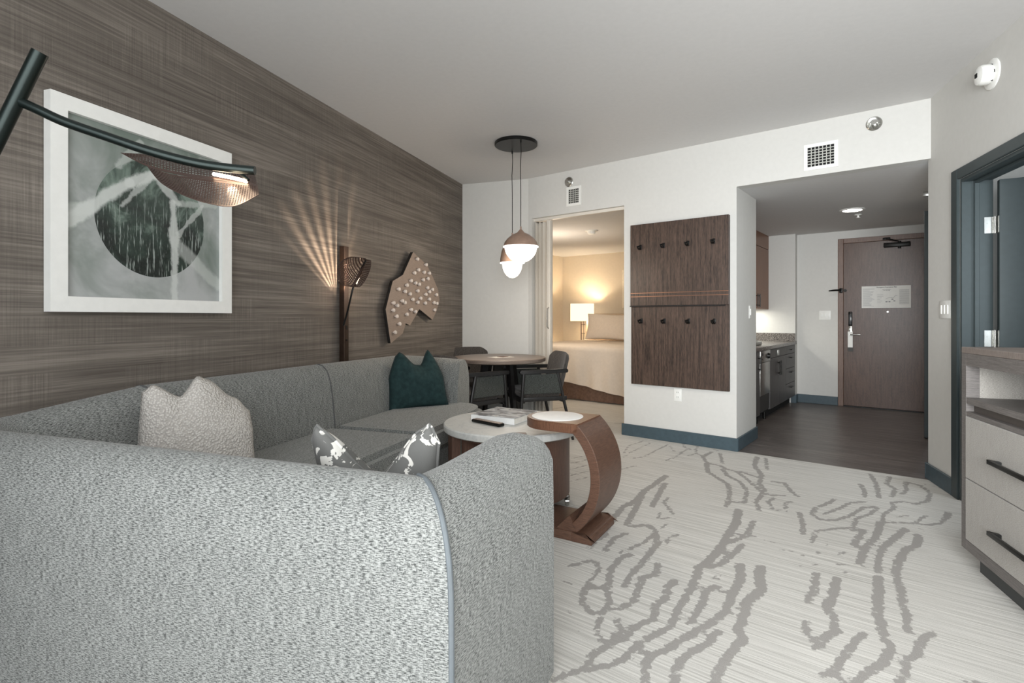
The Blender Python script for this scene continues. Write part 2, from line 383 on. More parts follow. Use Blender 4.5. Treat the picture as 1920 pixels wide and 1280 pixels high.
# ------------------------------------------------------------ carpet: the motif is drawn as strokes on the floor plan
S = [
 ([(470,242),(420,280),(385,300),(350,340),(300,365),(270,400),(240,440),(215,480)],26),
 ([(468,272),(440,320),(415,365)],24), ([(385,300),(360,350),(340,390),(310,440)],26),
 ([(480,330),(465,350),(490,380),(500,395)],16), ([(445,390),(440,415),(475,410),(505,415)],12),
 ([(520,478),(490,490),(470,515)],16), ([(340,445),(400,440),(430,465),(440,510)],24), ([(430,470),(385,510),(350,525),(290,550)],20),
 ([(310,475),(270,490),(240,520),(225,545)],24), ([(230,480),(190,500),(165,530)],24), ([(440,510),(400,560),(370,600),(330,640),(300,690)],28),
 ([(330,560),(290,570),(250,620),(235,700),(240,760),(215,800),(160,790),(130,750),(140,700),(190,690),(235,700)],30),
 ([(80,605),(130,595),(150,585),(190,590),(200,620),(165,660),(140,700)],22), ([(440,600),(430,640),(380,650),(360,700),(340,750),(280,780)],30),
 ([(510,665),(480,690),(470,740),(430,760),(420,820),(350,850),(300,900),(230,930),(180,960),(155,1010)],34),
 ([(270,820),(290,870),(240,910)],30), ([(200,820),(190,880),(210,910)],25), ([(60,665),(90,680)],12), ([(112,862),(118,868)],12), ([(70,785),(95,800)],9), ([(480,435),(455,450)],12),
 ([(765,380),(755,430),(730,470),(700,520),(650,580),(605,610),(590,660),(560,720),(520,780),(495,850),(430,880),(360,920),(300,980),(240,1010),(160,1020),(90,1035),(20,1065)],34),
 ([(825,425),(800,480),(760,500),(700,520)],24), ([(830,485),(750,475)],14), ([(780,520),(740,560),(690,600),(640,610)],28), ([(700,530),(720,580)],24),
 ([(690,640),(660,660),(685,658)],14), ([(770,600),(775,660),(740,720),(710,790),(660,830),(600,870),(520,910),(470,950),(420,960),(380,1010),(390,1090)],38),
 ([(680,690),(640,700),(620,760),(590,800),(570,840)],32), ([(590,690),(740,715)],20), ([(855,610),(850,660),(860,700),(800,750),(790,800),(760,870),(790,890),(740,950),(700,1000),(660,1090)],42),
 ([(680,870),(650,910),(600,940),(540,980),(510,1020),(500,1090)],38), ([(360,920),(400,1000)],30),
 ([(655,145),(620,165),(640,190),(690,200),(720,215),(760,225),(800,255),(850,300),(900,320),(950,320)],16), ([(635,190),(640,225),(690,255),(725,280),(730,320),(715,365)],20),
 ([(700,215),(720,240),(770,265),(800,300),(790,350),(730,345)],18), ([(840,165),(830,200),(860,240),(850,270),(870,300),(850,330),(835,345),(850,380)],20),
 ([(875,170),(880,215)],14), ([(780,225),(820,240),(860,250)],16), ([(905,265),(950,270),(975,300),(1005,325)],18), ([(910,330),(885,345),(900,375),(925,380)],16), ([(980,345),(955,350),(955,385)],14),
 ([(690,150),(700,190)],14), ([(560,160),(600,150),(620,165)],9), ([(470,180),(510,165),(560,130),(600,140)],9), ([(380,100),(320,120),(300,150)],8), ([(410,108),(360,130),(320,150)],8),
 ([(480,115),(430,140),(380,165),(340,170)],9), ([(350,200),(290,215)],9), ([(300,165),(340,140)],7), ([(540,105),(545,125),(570,135)],9), ([(600,120),(590,150)],8), ([(640,120),(680,140)],8), ([(490,120),(500,140),(540,150)],7),
 ([(80,190),(120,185),(160,172)],8), ([(80,215),(125,205),(160,196)],8), ([(85,240),(125,230),(165,222)],9), ([(85,262),(120,255),(160,245)],8), ([(90,170),(150,160)],7),
 ([(1300,235),(1320,270),(1330,310),(1335,330)],18), ([(1375,245),(1365,275),(1400,295),(1385,325)],18), ([(1440,265),(1445,300),(1425,315)],16),
 ([(1440,265),(1500,280),(1540,310),(1530,345),(1480,355),(1430,345),(1385,350),(1395,370),(1350,400),(1345,430)],17), ([(1255,275),(1275,300),(1275,325)],18), ([(1520,275),(1580,290),(1640,320)],8),
 ([(1155,335),(1120,355),(1080,370),(1060,395),(1100,420),(1160,420),(1220,400),(1270,370),(1320,365)],18), ([(1280,345),(1220,350),(1180,370),(1110,395)],16),
 ([(1325,370),(1300,395),(1240,415),(1230,450),(1150,455),(1080,465),(1060,510)],18), ([(1010,390),(1025,430),(1025,475)],22),
 ([(1610,395),(1590,430),(1540,440),(1480,435),(1430,430),(1340,430)],16), ([(1612,390),(1605,410)],26), ([(1525,400),(1490,420),(1480,435)],16), ([(1410,408),(1450,400)],12),
 ([(1340,430),(1320,490),(1280,530),(1260,580),(1250,595)],28), ([(1230,460),(1270,460),(1230,520),(1270,540)],26), ([(1440,455),(1400,490),(1350,530),(1330,570),(1330,630)],28),
 ([(1490,480),(1490,520),(1440,540),(1410,590),(1400,640),(1420,690),(1430,760),(1445,800),(1450,870)],32), ([(1330,650),(1330,720),(1330,800),(1350,880),(1380,940),(1350,1000),(1290,1030),(1230,1085)],38),
 ([(1080,635),(1075,690),(1045,750)],30), ([(1165,655),(1150,720),(1120,770),(1150,820),(1160,870),(1120,890),(1080,940)],38), ([(1040,830),(1035,880),(1080,920)],32),
 ([(1270,880),(1230,920),(1190,970),(1160,1020),(1110,1050)],34), ([(1160,1010),(1180,1080)],28), ([(1550,875),(1500,905),(1490,960),(1440,990),(1440,1040),(1410,1090)],34),
 ([(870,500),(920,515)],7), ([(935,540),(990,548)],7), ([(855,550),(890,552)],8), ([(1015,560),(1070,570)],8), ([(1085,555),(1095,550)],16), ([(1170,560),(1195,550)],14), ([(1005,608),(1015,606)],9),
 ([(1045,598),(1090,600)],7), ([(1115,522),(1130,520)],10), ([(1160,600),(1210,600)],10), ([(1185,630),(1220,632)],9), ([(965,850),(975,850)],9), ([(1265,610),(1300,612)],9), ([(1500,455),(1520,465)],10),
 ([(1670,1068),(1800,1090)],24)]
segs = []
hd = (math.cos(AH), -math.sin(AH)); hn = (math.sin(AH), math.cos(AH))
for pts, wd in S:
    q = []
    for zx, zy in pts:
        u, v = 1030 + zx / 2.157, 780 + zy / 2.157
        Y = HC * 1000 / (v - 595); X = (u - 960) / 1000 * Y
        q.append((X * hd[0] + Y * hd[1], X * hn[0] + Y * hn[1], wd / 2.157 / 1000 * Y / 2))
    for A, B in zip(q, q[1:]): segs.append((*A, *B))
rng = random.Random(4)
for k in range(26):                                    # the same motif carries on over the rest of the carpet
    c, n = (rng.uniform(-6, -3), rng.uniform(1.5, 4.6)) if k < 10 else (rng.uniform(-5.4, -2.6), rng.uniform(5.0, 8.3))
    ang = rng.uniform(.2, .7)
    for j in range(5):
        c2, n2 = c + .12 * math.cos(ang), n + .12 * math.sin(ang); segs.append((c, n, .012, c2, n2, .016)); c, n = c2, n2; ang += rng.uniform(-.5, .5)
segs = np.array(segs)
def motif(cc, nn):
    d = np.full(cc.shape, .2)
    for c0, n0, w0, c1, n1, w1 in segs:
        dx, dy = c1 - c0, n1 - n0; L2 = dx * dx + dy * dy + 1e-9
        pad = .25
        mk = (cc > min(c0, c1) - pad) & (cc < max(c0, c1) + pad) & (nn > min(n0, n1) - pad) & (nn < max(n0, n1) + pad)
        if not mk.any(): continue
        x, y = cc[mk], nn[mk]
        t = np.clip(((x - c0) * dx + (y - n0) * dy) / L2, 0, 1)
        dd = np.hypot(x - c0 - t * dx, y - n0 - t * dy) - (w0 + (w1 - w0) * t)
        d[mk] = np.minimum(d[mk], dd)
    return d
def carpet_grid(name, c0, c1, n0, n1, st):
    nc, nn_ = int((c1 - c0) / st) + 1, int((n1 - n0) / st) + 1
    cs = np.linspace(c0, c1, nc); ns = np.linspace(n0, n1, nn_)
    gc, gn = np.meshgrid(cs, ns); d = motif(gc, gn)
    V = np.stack([gc.ravel(), gn.ravel(), np.zeros(gc.size)], 1)
    i = np.arange(nc - 1)[None, :] + np.arange(nn_ - 1)[:, None] * nc
    F = np.stack([i, i + 1, i + nc + 1, i + nc], -1).reshape(-1, 4)
    me = bpy.data.meshes.new(name)
    me.vertices.add(len(V)); me.vertices.foreach_set('co', V.ravel())
    me.loops.add(F.size); me.loops.foreach_set('vertex_index', F.ravel().astype(np.int32))
    me.polygons.add(len(F)); me.polygons.foreach_set('loop_start', np.arange(0, F.size, 4, dtype=np.int32)); me.polygons.foreach_set('loop_total', np.full(len(F), 4, dtype=np.int32))
    me.update(); me.validate()
    a = me.attributes.new('motif', 'FLOAT', 'POINT'); a.data.foreach_set('value', d.ravel())
    me.materials.append(carpet)
    o = bpy.data.objects.new(name, me); C.objects.link(o); o.rotation_euler = (0, 0, -AH); return structure(o)
carpet_grid('floor', -6.4, 2.9, -2.8, HN, .02)
carpet_grid('floor_bedroom', -5.75, -2.2, HN, 8.75, .03)

# ------------------------------------------------------------ doors
# green door and frame on the right wall
mb = MB(); DZ = 2.02
for (a0, a1) in ((WR - .018, WR), (WR + .155, WR + .17)):
    mb.box(a0, a1, 4.082, 4.163, 0, DZ + .067, bev=.004, seg=1); mb.box(a0, a1, 3.09, 3.17, 0, DZ + .067, bev=.004, seg=1); mb.box(a0, a1, 3.17, 4.082, DZ, DZ + .067, bev=.004, seg=1)
mb.box(WR, WR + .155, 4.062, 4.082, 0, DZ); mb.box(WR, WR + .155, 3.17, 3.19, 0, DZ); mb.box(WR, WR + .155, 3.19, 4.062, DZ - .02, DZ)
mb.box(WR + .06, WR + .085, 4.046, 4.062, 0, DZ - .02, bev=.002, seg=1); mb.box(WR + .06, WR + .085, 3.19, 4.046, DZ - .036, DZ - .02, bev=.002, seg=1)
o = structure(mb.build('trim_1', green_door)); o.rotation_euler = (0, 0, -AM)
hp = MW(WR + .165, 4.058)
d1 = bpy.data.objects.new('door_1', None); C.objects.link(d1); d1.location = hp; d1.rotation_euler = (0, 0, -R(29)); structure(d1)
MB().box(.012, .86, -.042, 0, .01, DZ - .03, bev=.002, seg=1).build('door_leaf', green_door, d1)
for hz in (.28, 1.02, 1.72):
    mb = MB(); b2 = bmesh.new(); t_ = MB(); t_.box(-.052, -.004, -.001, .002, hz - .05, hz + .05)
    for k in range(4): t_.cyl((-.036 + .016 * (k % 2), -.001, hz - .036 + .024 * k), (-.036 + .016 * (k % 2), -.0025, hz - .036 + .024 * k), .004, seg=10)
    b2.free(); mb.merge(t_.bm, 0, Matrix.Rotation(R(10.6), 4, 'Z'))
    mb.cyl((0, -.006, hz - .052), (0, -.006, hz + .052), .007, seg=12); mb.box(.0095, .0125, -.038, -.004, hz - .05, hz + .05)
    mb.build('hinge', chrome, d1)

# entry door
e = bpy.data.objects.new('door_2', None); C.objects.link(e); structure(e); e.location = HW(-.908, 8.12); e.rotation_euler = (0, 0, -AH)
EW, EH = .915, 2.109
MB().box(0, EW, 0, .045, .012, EH, bev=.002, seg=1).build('door_leaf', entry_wood, e)
mb = MB(); mb.box(-.062, 0, -.02, .11, 0, EH + .062, bev=.004, seg=1); mb.box(EW, EW + .06, -.02, .11, 0, EH + .062, bev=.004, seg=1); mb.box(0, EW, -.02, .11, EH, EH + .062, bev=.004, seg=1)
mb.build('door_frame', frame_wood, e)
MB().box(0, EW, -.03, .05, 0, .012).build('threshold', black_metal, e)
l = MB(); l.box(.055, .098, -.028, 0, 1.04, 1.225, bev=.008); lk = l.build('lock_housing', black_metal, e)
MB().box(.062, .092, -.031, -.027, 1.06, 1.19, bev=.006).build('lock_faceplate', plain('grey_glass', srgb(70, 72, 74), .2), lk)
l = MB(); l.box(.055, .098, -.022, 0, .72, 1.04, bev=.004); l.build('lock_plate', chrome, e)
l = MB(); l.cyl((.077, -.02, .93), (.077, -.058, .93), .011); l.tube([(.077, -.055, .93), (.12, -.057, .93), (.19, -.055, .93)], .009); l.cyl((.077, -.021, 1.0), (.077, -.028, 1.0), .012); l.build('lever_handle', chrome, e)
l = MB(); l.box(.43, .70, -.055, 0, 2.02, 2.075, bev=.008); l.cyl((.59, -.03, 2.0), (.59, -.03, 2.09), .016)
l.tube([(.59, -.03, 2.085), (.52, -.13, 2.10), (.46, -.06, 2.125)], .008, seg=8); l.box(.42, .50, -.03, -.0205, 2.115, 2.145, bev=.004); l.build('door_closer', black_metal, e)
l = MB(); l.box(-.045, -.005, -.04, -.0205, 1.47, 1.53, bev=.006); l.tube([(-.02, -.045, 1.50), (-.09, -.10, 1.498), (-.15, -.125, 1.496)], .006, seg=8); l.tube([(-.02, -.045, 1.515), (-.09, -.105, 1.508), (-.15, -.125, 1.496)], .005, seg=8)
l.cyl((.02, -.002, 1.50), (.02, -.05, 1.50), .018); l.build('swing_latch', black_metal, e)
l = MB(); l.cyl((.47, -.001, 1.22), (.47, -.006, 1.22), .010); l.build('peephole', chrome, e)
# do-not-disturb tag hanging from the lever
t = thing('door_hanger', 'white paper tag with a grey foot hanging on the entry door handle', 'door tag', HW(-.908, 8.12), -AH)
MB().box(.050, .104, -.034, -.031, .765, .968, bev=.001, seg=1).build('tag_card', white_plastic, t)
MB().box(.052, .106, -.033, -.0295, .715, .765).build('tag_foot', plain('tag_grey', srgb(70, 70, 68), .6), t)

def text_mesh(body, size, mat, name, parent, loc, align='LEFT', bold=0, rot=(PI / 2, 0, 0)):
    cu = bpy.data.curves.new(name, 'FONT'); cu.body = body; cu.size = size; cu.align_x = align; cu.extrude = .0002; cu.offset = bold
    tmp = bpy.data.objects.new(name, cu); C.objects.link(tmp)
    dg = bpy.context.evaluated_depsgraph_get(); me = bpy.data.meshes.new_from_object(tmp.evaluated_get(dg))
    bpy.data.objects.remove(tmp); me.materials.clear(); me.materials.append(mat)
    o = bpy.data.objects.new(name, me); C.objects.link(o); o.parent = parent; o.location = loc; o.rotation_euler = rot; return o
ink = plain('printed_ink', srgb(70, 70, 72), .8)
ink2 = plain('pale_ink', srgb(140, 142, 146), .8)
t = thing('evacuation_plan', 'white printed emergency evacuation plan sheet taped on the entry door', 'poster', HW(-.71, 8.1175, 1.27), -AH)
MB().box(0, .504, -.002, 0, 0, .275).build('paper_sheet', plain('plan_paper', srgb(226, 226, 222), .5, var=.01), t)
text_mesh('Emergency Evacuation Plan', .019, ink, 'plan_title', t, (.262, -.0025, .252), 'CENTER', .0003)
text_mesh('EVACUATION PLAN\nYOU ARE HERE', .010, ink, 'plan_heading', t, (.262, -.0025, .225), 'CENTER', .0001)
mb = MB(); rg = random.Random(2)
for k in range(26):
    z = .245 - .0088 * k; mb.box(.012, .012 + rg.uniform(.07, .125), -.003, -.002, z - .0022, z)
mb.build('printed_column', ink2, t); mb = MB()
for k in range(20):
    z = .225 - .0092 * k; mb.box(.39, .488, -.003, -.002, z - .0026, z)
mb.build('printed_column', ink2, t); mb = MB()
for k in range(6): mb.box(.165, .165 + rg.uniform(.03, .09), -.003, -.002, .165 - .02 * k, .1675 - .02 * k)
mb.build('printed_column', ink2, t)
mb = MB()
pp = [(.25, .11), (.29, .13), (.33, .125), (.35, .15), (.37, .155)]
for A, B in zip(pp, pp[1:]): mb.tube([(A[0], -.0025, A[1]), (B[0], -.0025, B[1])], .0015, seg=4)
mb.build('route_drawing', ink2, t); mb = MB()
for q in ((.25, .07), (.28, .07), (.31, .10), (.33, .08)): mb.box(q[0], q[0] + .02, -.003, -.002, q[1], q[1] + .012)
mb.build('room_drawing', ink2, t)
# open green door leaf standing edge-on in the hallway
d3 = bpy.data.objects.new('door_3', None); C.objects.link(d3); structure(d3); d3.location = HW(-.062, 6.40); d3.rotation_euler = (0, 0, -AH)
MB().box(0, .044, 0, .84, .01, 2.16, bev=.002, seg=1).build('door_leaf', green_door, d3)
mb = MB()
for z in (.3, 1.05, 1.8): mb.cyl((.052, .84, z - .05), (.052, .84, z + .05), .007)
mb.build('hinge', chrome, d3)
mb = MB(); mb.cyl((.05, .08, 1.0), (.09, .08, 1.0), .012); mb.build('door_knob', chrome, d3)

# accordion partition folded at the bedroom opening
pt = thing('accordion_partition', 'white pleated accordion partition folded open at the bedroom opening', 'partition', HW(-3.499, HN + .06), -AH)
poly = []; nf = 7; x0, x1 = .005, .175
for k in range(nf): poly.append((x0 + (x1 - x0) * (k + (.55 if k % 2 else 0)) / nf, -.05 if k % 2 else .045))
back = [(x + .004, y + (.006 if i % 2 else .006)) for i, (x, y) in enumerate(poly)][::-1]
part_m = plain('ivory_vinyl', srgb(214, 208, 198), .5, var=.01)
MB().prism(poly + back, .03, 2.20, 'z').build('pleated_panel', part_m, pt, smooth=False)
MB().box(.175, .222, -.03, .03, .02, 2.215, bev=.006).build('leading_post', part_m, pt)
mb = MB(); mb.tube([(.205, -.03, 1.03), (.205, -.06, 1.05), (.205, -.06, 1.24), (.205, -.03, 1.26)], .006, seg=8); mb.build('pull_handle', chrome, pt)
MB().box(0, 1.12, -.02, .02, 2.22, 2.249).build('track', part_m, pt)

# ------------------------------------------------------------ hook board
hb = thing('coat_hook_board', 'dark walnut two-panel coat hook board on the white wall', 'coat rack', HW(-2.287, HN, 0), -AH)
BW = .913
MB().box(0, BW, -.050, -.001, 1.262, 2.036, bev=.002, seg=1).build('upper_panel', hook_wood, hb)
MB().box(0, BW, -.032, -.001, .511, 1.262, bev=.002, seg=1).build('lower_panel', hook_wood, hb)
mb = MB(); mb.box(-.002, BW - .03, -.062, -.032, 1.252, 1.262, bev=.002, seg=1); mb.build('ledge', black_wood, hb)
mb = MB()
for z in (1.345, 1.378): mb.box(0, BW, -.053, -.05, z, z + .006)
mb.build('inlay_strip', plain('copper_inlay', srgb(150, 112, 92), .35, metal=.7), hb)
def hook(x, y, z):
    mb = MB(); mb.box(x - .012, x + .012, y - .010, y, z - .02, z + .026, bev=.003)
    mb.tube([(x, y - .008, z + .01), (x, y - .03, z + .014), (x, y - .05, z + .006)], [.007, .007, .008], seg=10)
    mb.tube([(x, y - .008, z - .008), (x - .004, y - .035, z - .018), (x - .006, y - .055, z - .006), (x - .006, y - .06, z + .012)], [.006, .006, .006, .008], seg=10)
    mb.tube([(x, y - .008, z - .008), (x + .010, y - .03, z - .018), (x + .016, y - .045, z - .006)], [.006, .006, .007], seg=10)
    return mb.build('hook', black_metal, hb)
for u in (1201, 1244, 1290, 1338):
    r = (u - 960) / 1000; Y = 4.74 / (hn[0] * r + hn[1]); cc = (hd[0] * r + hd[1]) * Y
    hook(cc + 2.287, -.050, 1.813); hook(cc + 2.287, -.032, 1.115)

# ------------------------------------------------------------ wall and ceiling fittings
def wallmount(name, label, cat, kind, a, b, z, face):
    """face: world direction index; returns Empty whose local -y points into the room"""
    if kind == 'H': return thing(name, label, cat, HW(a, b, z), -AH + face)
    return thing(name, label, cat, MW(a, b, z), -AM + face)
def vent(o, w_, h_, nx, nz):
    mb = MB(); fw = .026
    mb.box(-w_ / 2, w_ / 2, -.008, 0, -h_ / 2, -h_ / 2 + fw); mb.box(-w_ / 2, w_ / 2, -.008, 0, h_ / 2 - fw, h_ / 2)
    mb.box(-w_ / 2, -w_ / 2 + fw, -.008, 0, -h_ / 2 + fw, h_ / 2 - fw); mb.box(w_ / 2 - fw, w_ / 2, -.008, 0, -h_ / 2 + fw, h_ / 2 - fw)
    mb.build('vent_frame', white_plastic, o, smooth=False)
    MB().box(-w_ / 2 + fw, w_ / 2 - fw, -.0015, -.0005, -h_ / 2 + fw, h_ / 2 - fw).build('vent_cavity', black_hole, o, smooth=False)
    mb = MB(); iw, ih = w_ - 2 * fw, h_ - 2 * fw
    for k in range(1, nx): x = -iw / 2 + iw * k / nx; mb.box(x - .0028, x + .0028, -.006, -.002, -ih / 2, ih / 2)
    for k in range(1, nz): z = -ih / 2 + ih * k / nz; mb.box(-iw / 2, iw / 2, -.006, -.002, z - .0028, z + .0028)
    mb.build('vent_grille', plain('grille', srgb(190, 190, 184), .5), o, smooth=False)
def hc(u, n=HN):
    r = (u - 960) / 1000; Y = n / (hn[0] * r + hn[1]); return (hd[0] * r + hd[1]) * Y, Y
c_, Y_ = hc(1539); vent(wallmount('wall_vent', 'square white air vent above the hallway opening', 'vent', 'H', c_, HN, HC + .303 * Y_, 0), .235, .205, 7, 7)
c_, Y_ = hc(1076); vent(wallmount('wall_vent', 'small air vent above the bedroom opening', 'vent', 'H', c_, HN, HC + .2275 * Y_, 0), .175, .20, 6, 7)
def sprinkler(u, v, label):
    c_, Y_ = hc(u); o = wallmount('sprinkler_head', label, 'sprinkler', 'H', c_, HN, HC + (595 - v) / 1000 * Y_, 0)
    MB().lathe([(0.0, 0), (.05, 0), (.052, .006), (.045, .012), (.030, .006), (0, .006)], 28, M=Matrix.Rotation(PI / 2, 4, 'X')).build('escutcheon', chrome, o)
    mb = MB(); mb.cyl((0, -.006, 0), (0, -.03, 0), .012); mb.tube([(-.02, -.01, 0), (-.018, -.035, 0), (0, -.05, 0), (.018, -.035, 0), (.02, -.01, 0)], .004, seg=8); mb.cyl((0, -.048, 0), (0, -.052, 0), .02); mb.build('sprinkler_body', chrome, o)
sprinkler(1639, 232, 'round chrome sprinkler head high on the wall over the hallway opening')
sprinkler(1067, 341, 'small round sprinkler head above the vent over the bedroom opening')

def switchplate(o, n, w_, h_=.118):
    MB().box(-w_ / 2, w_ / 2, -.006, 0, -h_ / 2, h_ / 2, bev=.002).build('plate', white_plastic, o)
    for k in range(n):
        x = (k - (n - 1) / 2) * (w_ - .02) / n
        MB().box(x - .011, x + .011, -.012, -.006, -.03, .03, bev=.002).build('rocker', white_plastic, o)
def wr(u):                                        # right wall point at image column u
    r = (u - 960) / 1000; Y = WR / (math.cos(AM) * r - math.sin(AM)); X = r * Y; return math.sin(AM) * X + math.cos(AM) * Y, Y
b_, Y_ = wr(1773); switchplate(wallmount('light_switch', 'white triple light switch on the wall beside the green door', 'light switch', 'M', WR, b_, 1.203, -PI / 2), 3, .155)
c_, Y_ = hc(1547, 8.12); switchplate(wallmount('light_switch', 'white triple light switch beside the brown entry door', 'light switch', 'H', c_, 8.12, 1.18, 0), 3, .135)
o = wallmount('light_switch', 'narrow white light switch on the side of the hallway corner wall', 'light switch', 'H', CP, 5.22, 1.20, PI / 2); switchplate(o, 1, .075)
c_, Y_ = hc(1271); o = wallmount('power_outlet', 'white double power outlet below the coat hook board', 'outlet', 'H', c_, HN, HC - .145 * Y_, 0)
MB().box(-.036, .036, -.006, 0, -.058, .058, bev=.002).build('plate', white_plastic, o)
for dz in (-.022, .022):
    MB().box(-.017, .017, -.009, -.006, dz - .014, dz + .014, bev=.004).build('socket', white_plastic, o)
for dz in (-.022, .022):
    for dx in (-.006, .006): MB().box(dx - .0015, dx + .0015, -.0095, -.009, dz - .002, dz + .008).build('socket_slot', black_hole, o)
# detector on the right wall
b_, Y_ = wr(1861); o = wallmount('smoke_detector', 'white round smoke detector high on the right wall', 'smoke detector', 'M', WR, b_, 2.52, -PI / 2)
MX = Matrix.Rotation(PI / 2, 4, 'X')
MB().lathe([(0, 0), (.084, 0), (.084, .006), (.078, .010), (0, .010)], 40, M=MX).build('mounting_plate', white_plastic, o)
MB().lathe([(.05, .010), (.055, .02), (.056, .05), (.050, .066), (.03, .074), (0, .076)], 36, M=MX).build('detector_body', white_plastic, o)
for k in range(6):
    an = k * PI / 3; MB().box(-.008 + .045 * math.cos(an), .008 + .045 * math.cos(an), -.022, -.012, -.008 + .045 * math.sin(an), .008 + .045 * math.sin(an)).build('sensor_vent', black_hole, o)
mb = MB(); mb.box(-.012, .012, -.079, -.066, -.012, .012, bev=.002); mb.build('test_button', black_hole, o)
# hallway ceiling
def onceil(u, v, z): Y = (z - HC) * 1000 / (595 - v); return Vector(((u - 960) / 1000 * Y, Y, z))
o = thing('recessed_downlight', 'glowing round downlight in the hallway ceiling', 'ceiling light', onceil(1598, 393, ZH))
MB().lathe([(.090, -.001), (.115, -.001), (.115, -.006), (.088, -.010), (.088, -.002)], 36).build('trim_ring', white_plastic, o)
MB().cyl((0, 0, -.001), (0, 0, -.006), .088).build('diffuser', emit('downlight_glow', (1, .95, .88, 1), 9), o)
area('hallway_downlight', o.location - Vector((0, 0, .03)), (0, 0, 0), .15, .15, 3.5, (1, .93, .84))
o = thing('sprinkler_head', 'white pendent sprinkler head on the hallway ceiling beside the downlight', 'sprinkler', onceil(1609, 402, ZH))
MB().lathe([(0, 0), (.035, 0), (.035, -.006), (.012, -.012), (.010, -.03), (.022, -.034), (.022, -.037), (0, -.037)], 24).build('sprinkler_body', white_plastic, o)
o = thing('sprinkler_head', 'red and chrome sidewall sprinkler above the edge-on green hallway door', 'sprinkler', HW(-.035, 5.9, 2.228), -AH)
mb = MB(); mb.box(-.03, .055, -.02, .02, -.022, .022, bev=.005); mb.build('bracket', chrome, o)
MB().cyl((.03, 0, -.02), (.03, 0, .045), .010).build('red_glass_bulb', plain('red_paint', srgb(150, 60, 50), .5), o)
# bedroom ceiling detector
o = thing('smoke_detector', 'small white smoke detector on the bedroom ceiling', 'smoke detector', onceil(1109, 432, 2.32))
MB().lathe([(0, 0), (.085, 0), (.085, -.008), (.055, -.012), (.05, -.045), (.03, -.055), (0, -.055)], 30).build('detector_body', white_plastic, o)
# ------------------------------------------------------------ sectional sofa (built in the room's frame)
sofa = thing('sectional_sofa', 'large U-shaped grey tweed sectional sofa along the wallpapered wall', 'sofa', (0, 0, 0), -AM)
PROF = [(0, .04), (0, .30), (0, .56), (.004, .64), (.018, .70), (.042, .752), (.078, .786), (.118, .80), (.160, .790), (.195, .760), (.218, .70), (.236, .60), (.252, .45), (.262, .30), (.262, .04)]
def prof_at(zt, sh=0):
    out = []
    for i_, (o_, z) in enumerate(PROF):
        if 3 <= i_ <= 6: o_, z = o_ * (1 - .3 * sh), z + (.797 - z) * .55 * sh
        out.append((o_, z if z <= .30 else .30 + (z - .30) * (zt - .30) / .50))
    return out
def sweep(pts, name, mat, caps=(True, True), zscale=None, thick=1.0):
    """pts: (a, b, na, nb, ztop) outer line with inward normals"""
    b2 = bmesh.new(); L = b2.loops.layers.uv.verify(); rings = []; s = 0; ss = []
    pl = [0]
    for A, B in zip(PROF, PROF[1:]): pl.append(pl[-1] + math.hypot(B[0] - A[0], B[1] - A[1]))
    for i, (a, b, na, nb, zt, *sh) in enumerate(pts):
        if i: s += math.hypot(a - pts[i - 1][0], b - pts[i - 1][1])
        ss.append(s); rings.append([b2.verts.new((a + na * o_ * thick, b + nb * o_ * thick, z)) for o_, z in prof_at(zt, sh[0] if sh else 0)])
    for i in range(len(rings) - 1):
        for k in range(len(PROF) - 1):
            f = b2.faces.new((rings[i][k], rings[i + 1][k], rings[i + 1][k + 1], rings[i][k + 1]))
            for l, (u, v) in zip(f.loops, ((ss[i], pl[k]), (ss[i + 1], pl[k]), (ss[i + 1], pl[k + 1]), (ss[i], pl[k + 1]))): l[L].uv = (u + .01, v + .01)
    for end, fl in ((0, caps[0]), (-1, caps[1])):
        if fl:
            vs = rings[end]; f = b2.faces.new(vs if end == 0 else vs[::-1])
            for l in f.loops: l[L].uv = (l.vert.co.x + l.vert.co.y + 7, l.vert.co.z + 7)
    bmesh.ops.recalc_face_normals(b2, faces=b2.faces[:])
    me = bpy.data.meshes.new(name); b2.to_mesh(me); b2.free(); me.materials.append(mat)
    me.polygons.foreach_set('use_smooth', [True] * len(me.polygons)); me.set_sharp_from_angle(angle=R(50))
    o = bpy.data.objects.new(name, me); C.objects.link(o); o.parent = sofa; return o
def lerp(a, b, t): return a + (b - a) * t
def line(p, q, n, nrm, z0, z1): return [(lerp(p[0], q[0], i / n), lerp(p[1], q[1], i / n), nrm[0], nrm[1], lerp(z0, z1, i / n)) for i in range(n + 1)]
def arc(cx, cy, r, a0, a1, n, z0, z1):
    out = []
    for i in range(n + 1):
        t = lerp(a0, a1, i / n); out.append((cx + r * math.cos(t), cy + r * math.sin(t), -math.cos(t), -math.sin(t), lerp(z0, z1, i / n)))
    return out
SW = -2.42
far_ret = line((-1.79, 4.22), (-2.12, 4.22), 3, (0, -1), .80, .815) + arc(-2.12, 3.92, .30, PI / 2, PI, 8, .815, .835)[1:]
wallA = line((SW, 3.92), (SW, 2.90), 4, (1, 0), .835, .845); wallB = line((SW, 2.90), (SW, 1.72), 4, (1, 0), .845, .85)
corner = line((SW, 1.72), (SW, 1.25), 5, (1, 0), .85, .80) + arc(-2.14, 1.25, .28, PI, PI * 1.5, 12, .80, .79)[1:]
near = line((-2.14, .97), (-.62, .97), 10, (0, 1), .79, .785)
sweep(far_ret, 'backrest', sofa_fabric); sweep(wallA, 'backrest', sofa_fabric); sweep(wallB, 'backrest', sofa_fabric); sweep(corner, 'backrest', sofa_fabric)
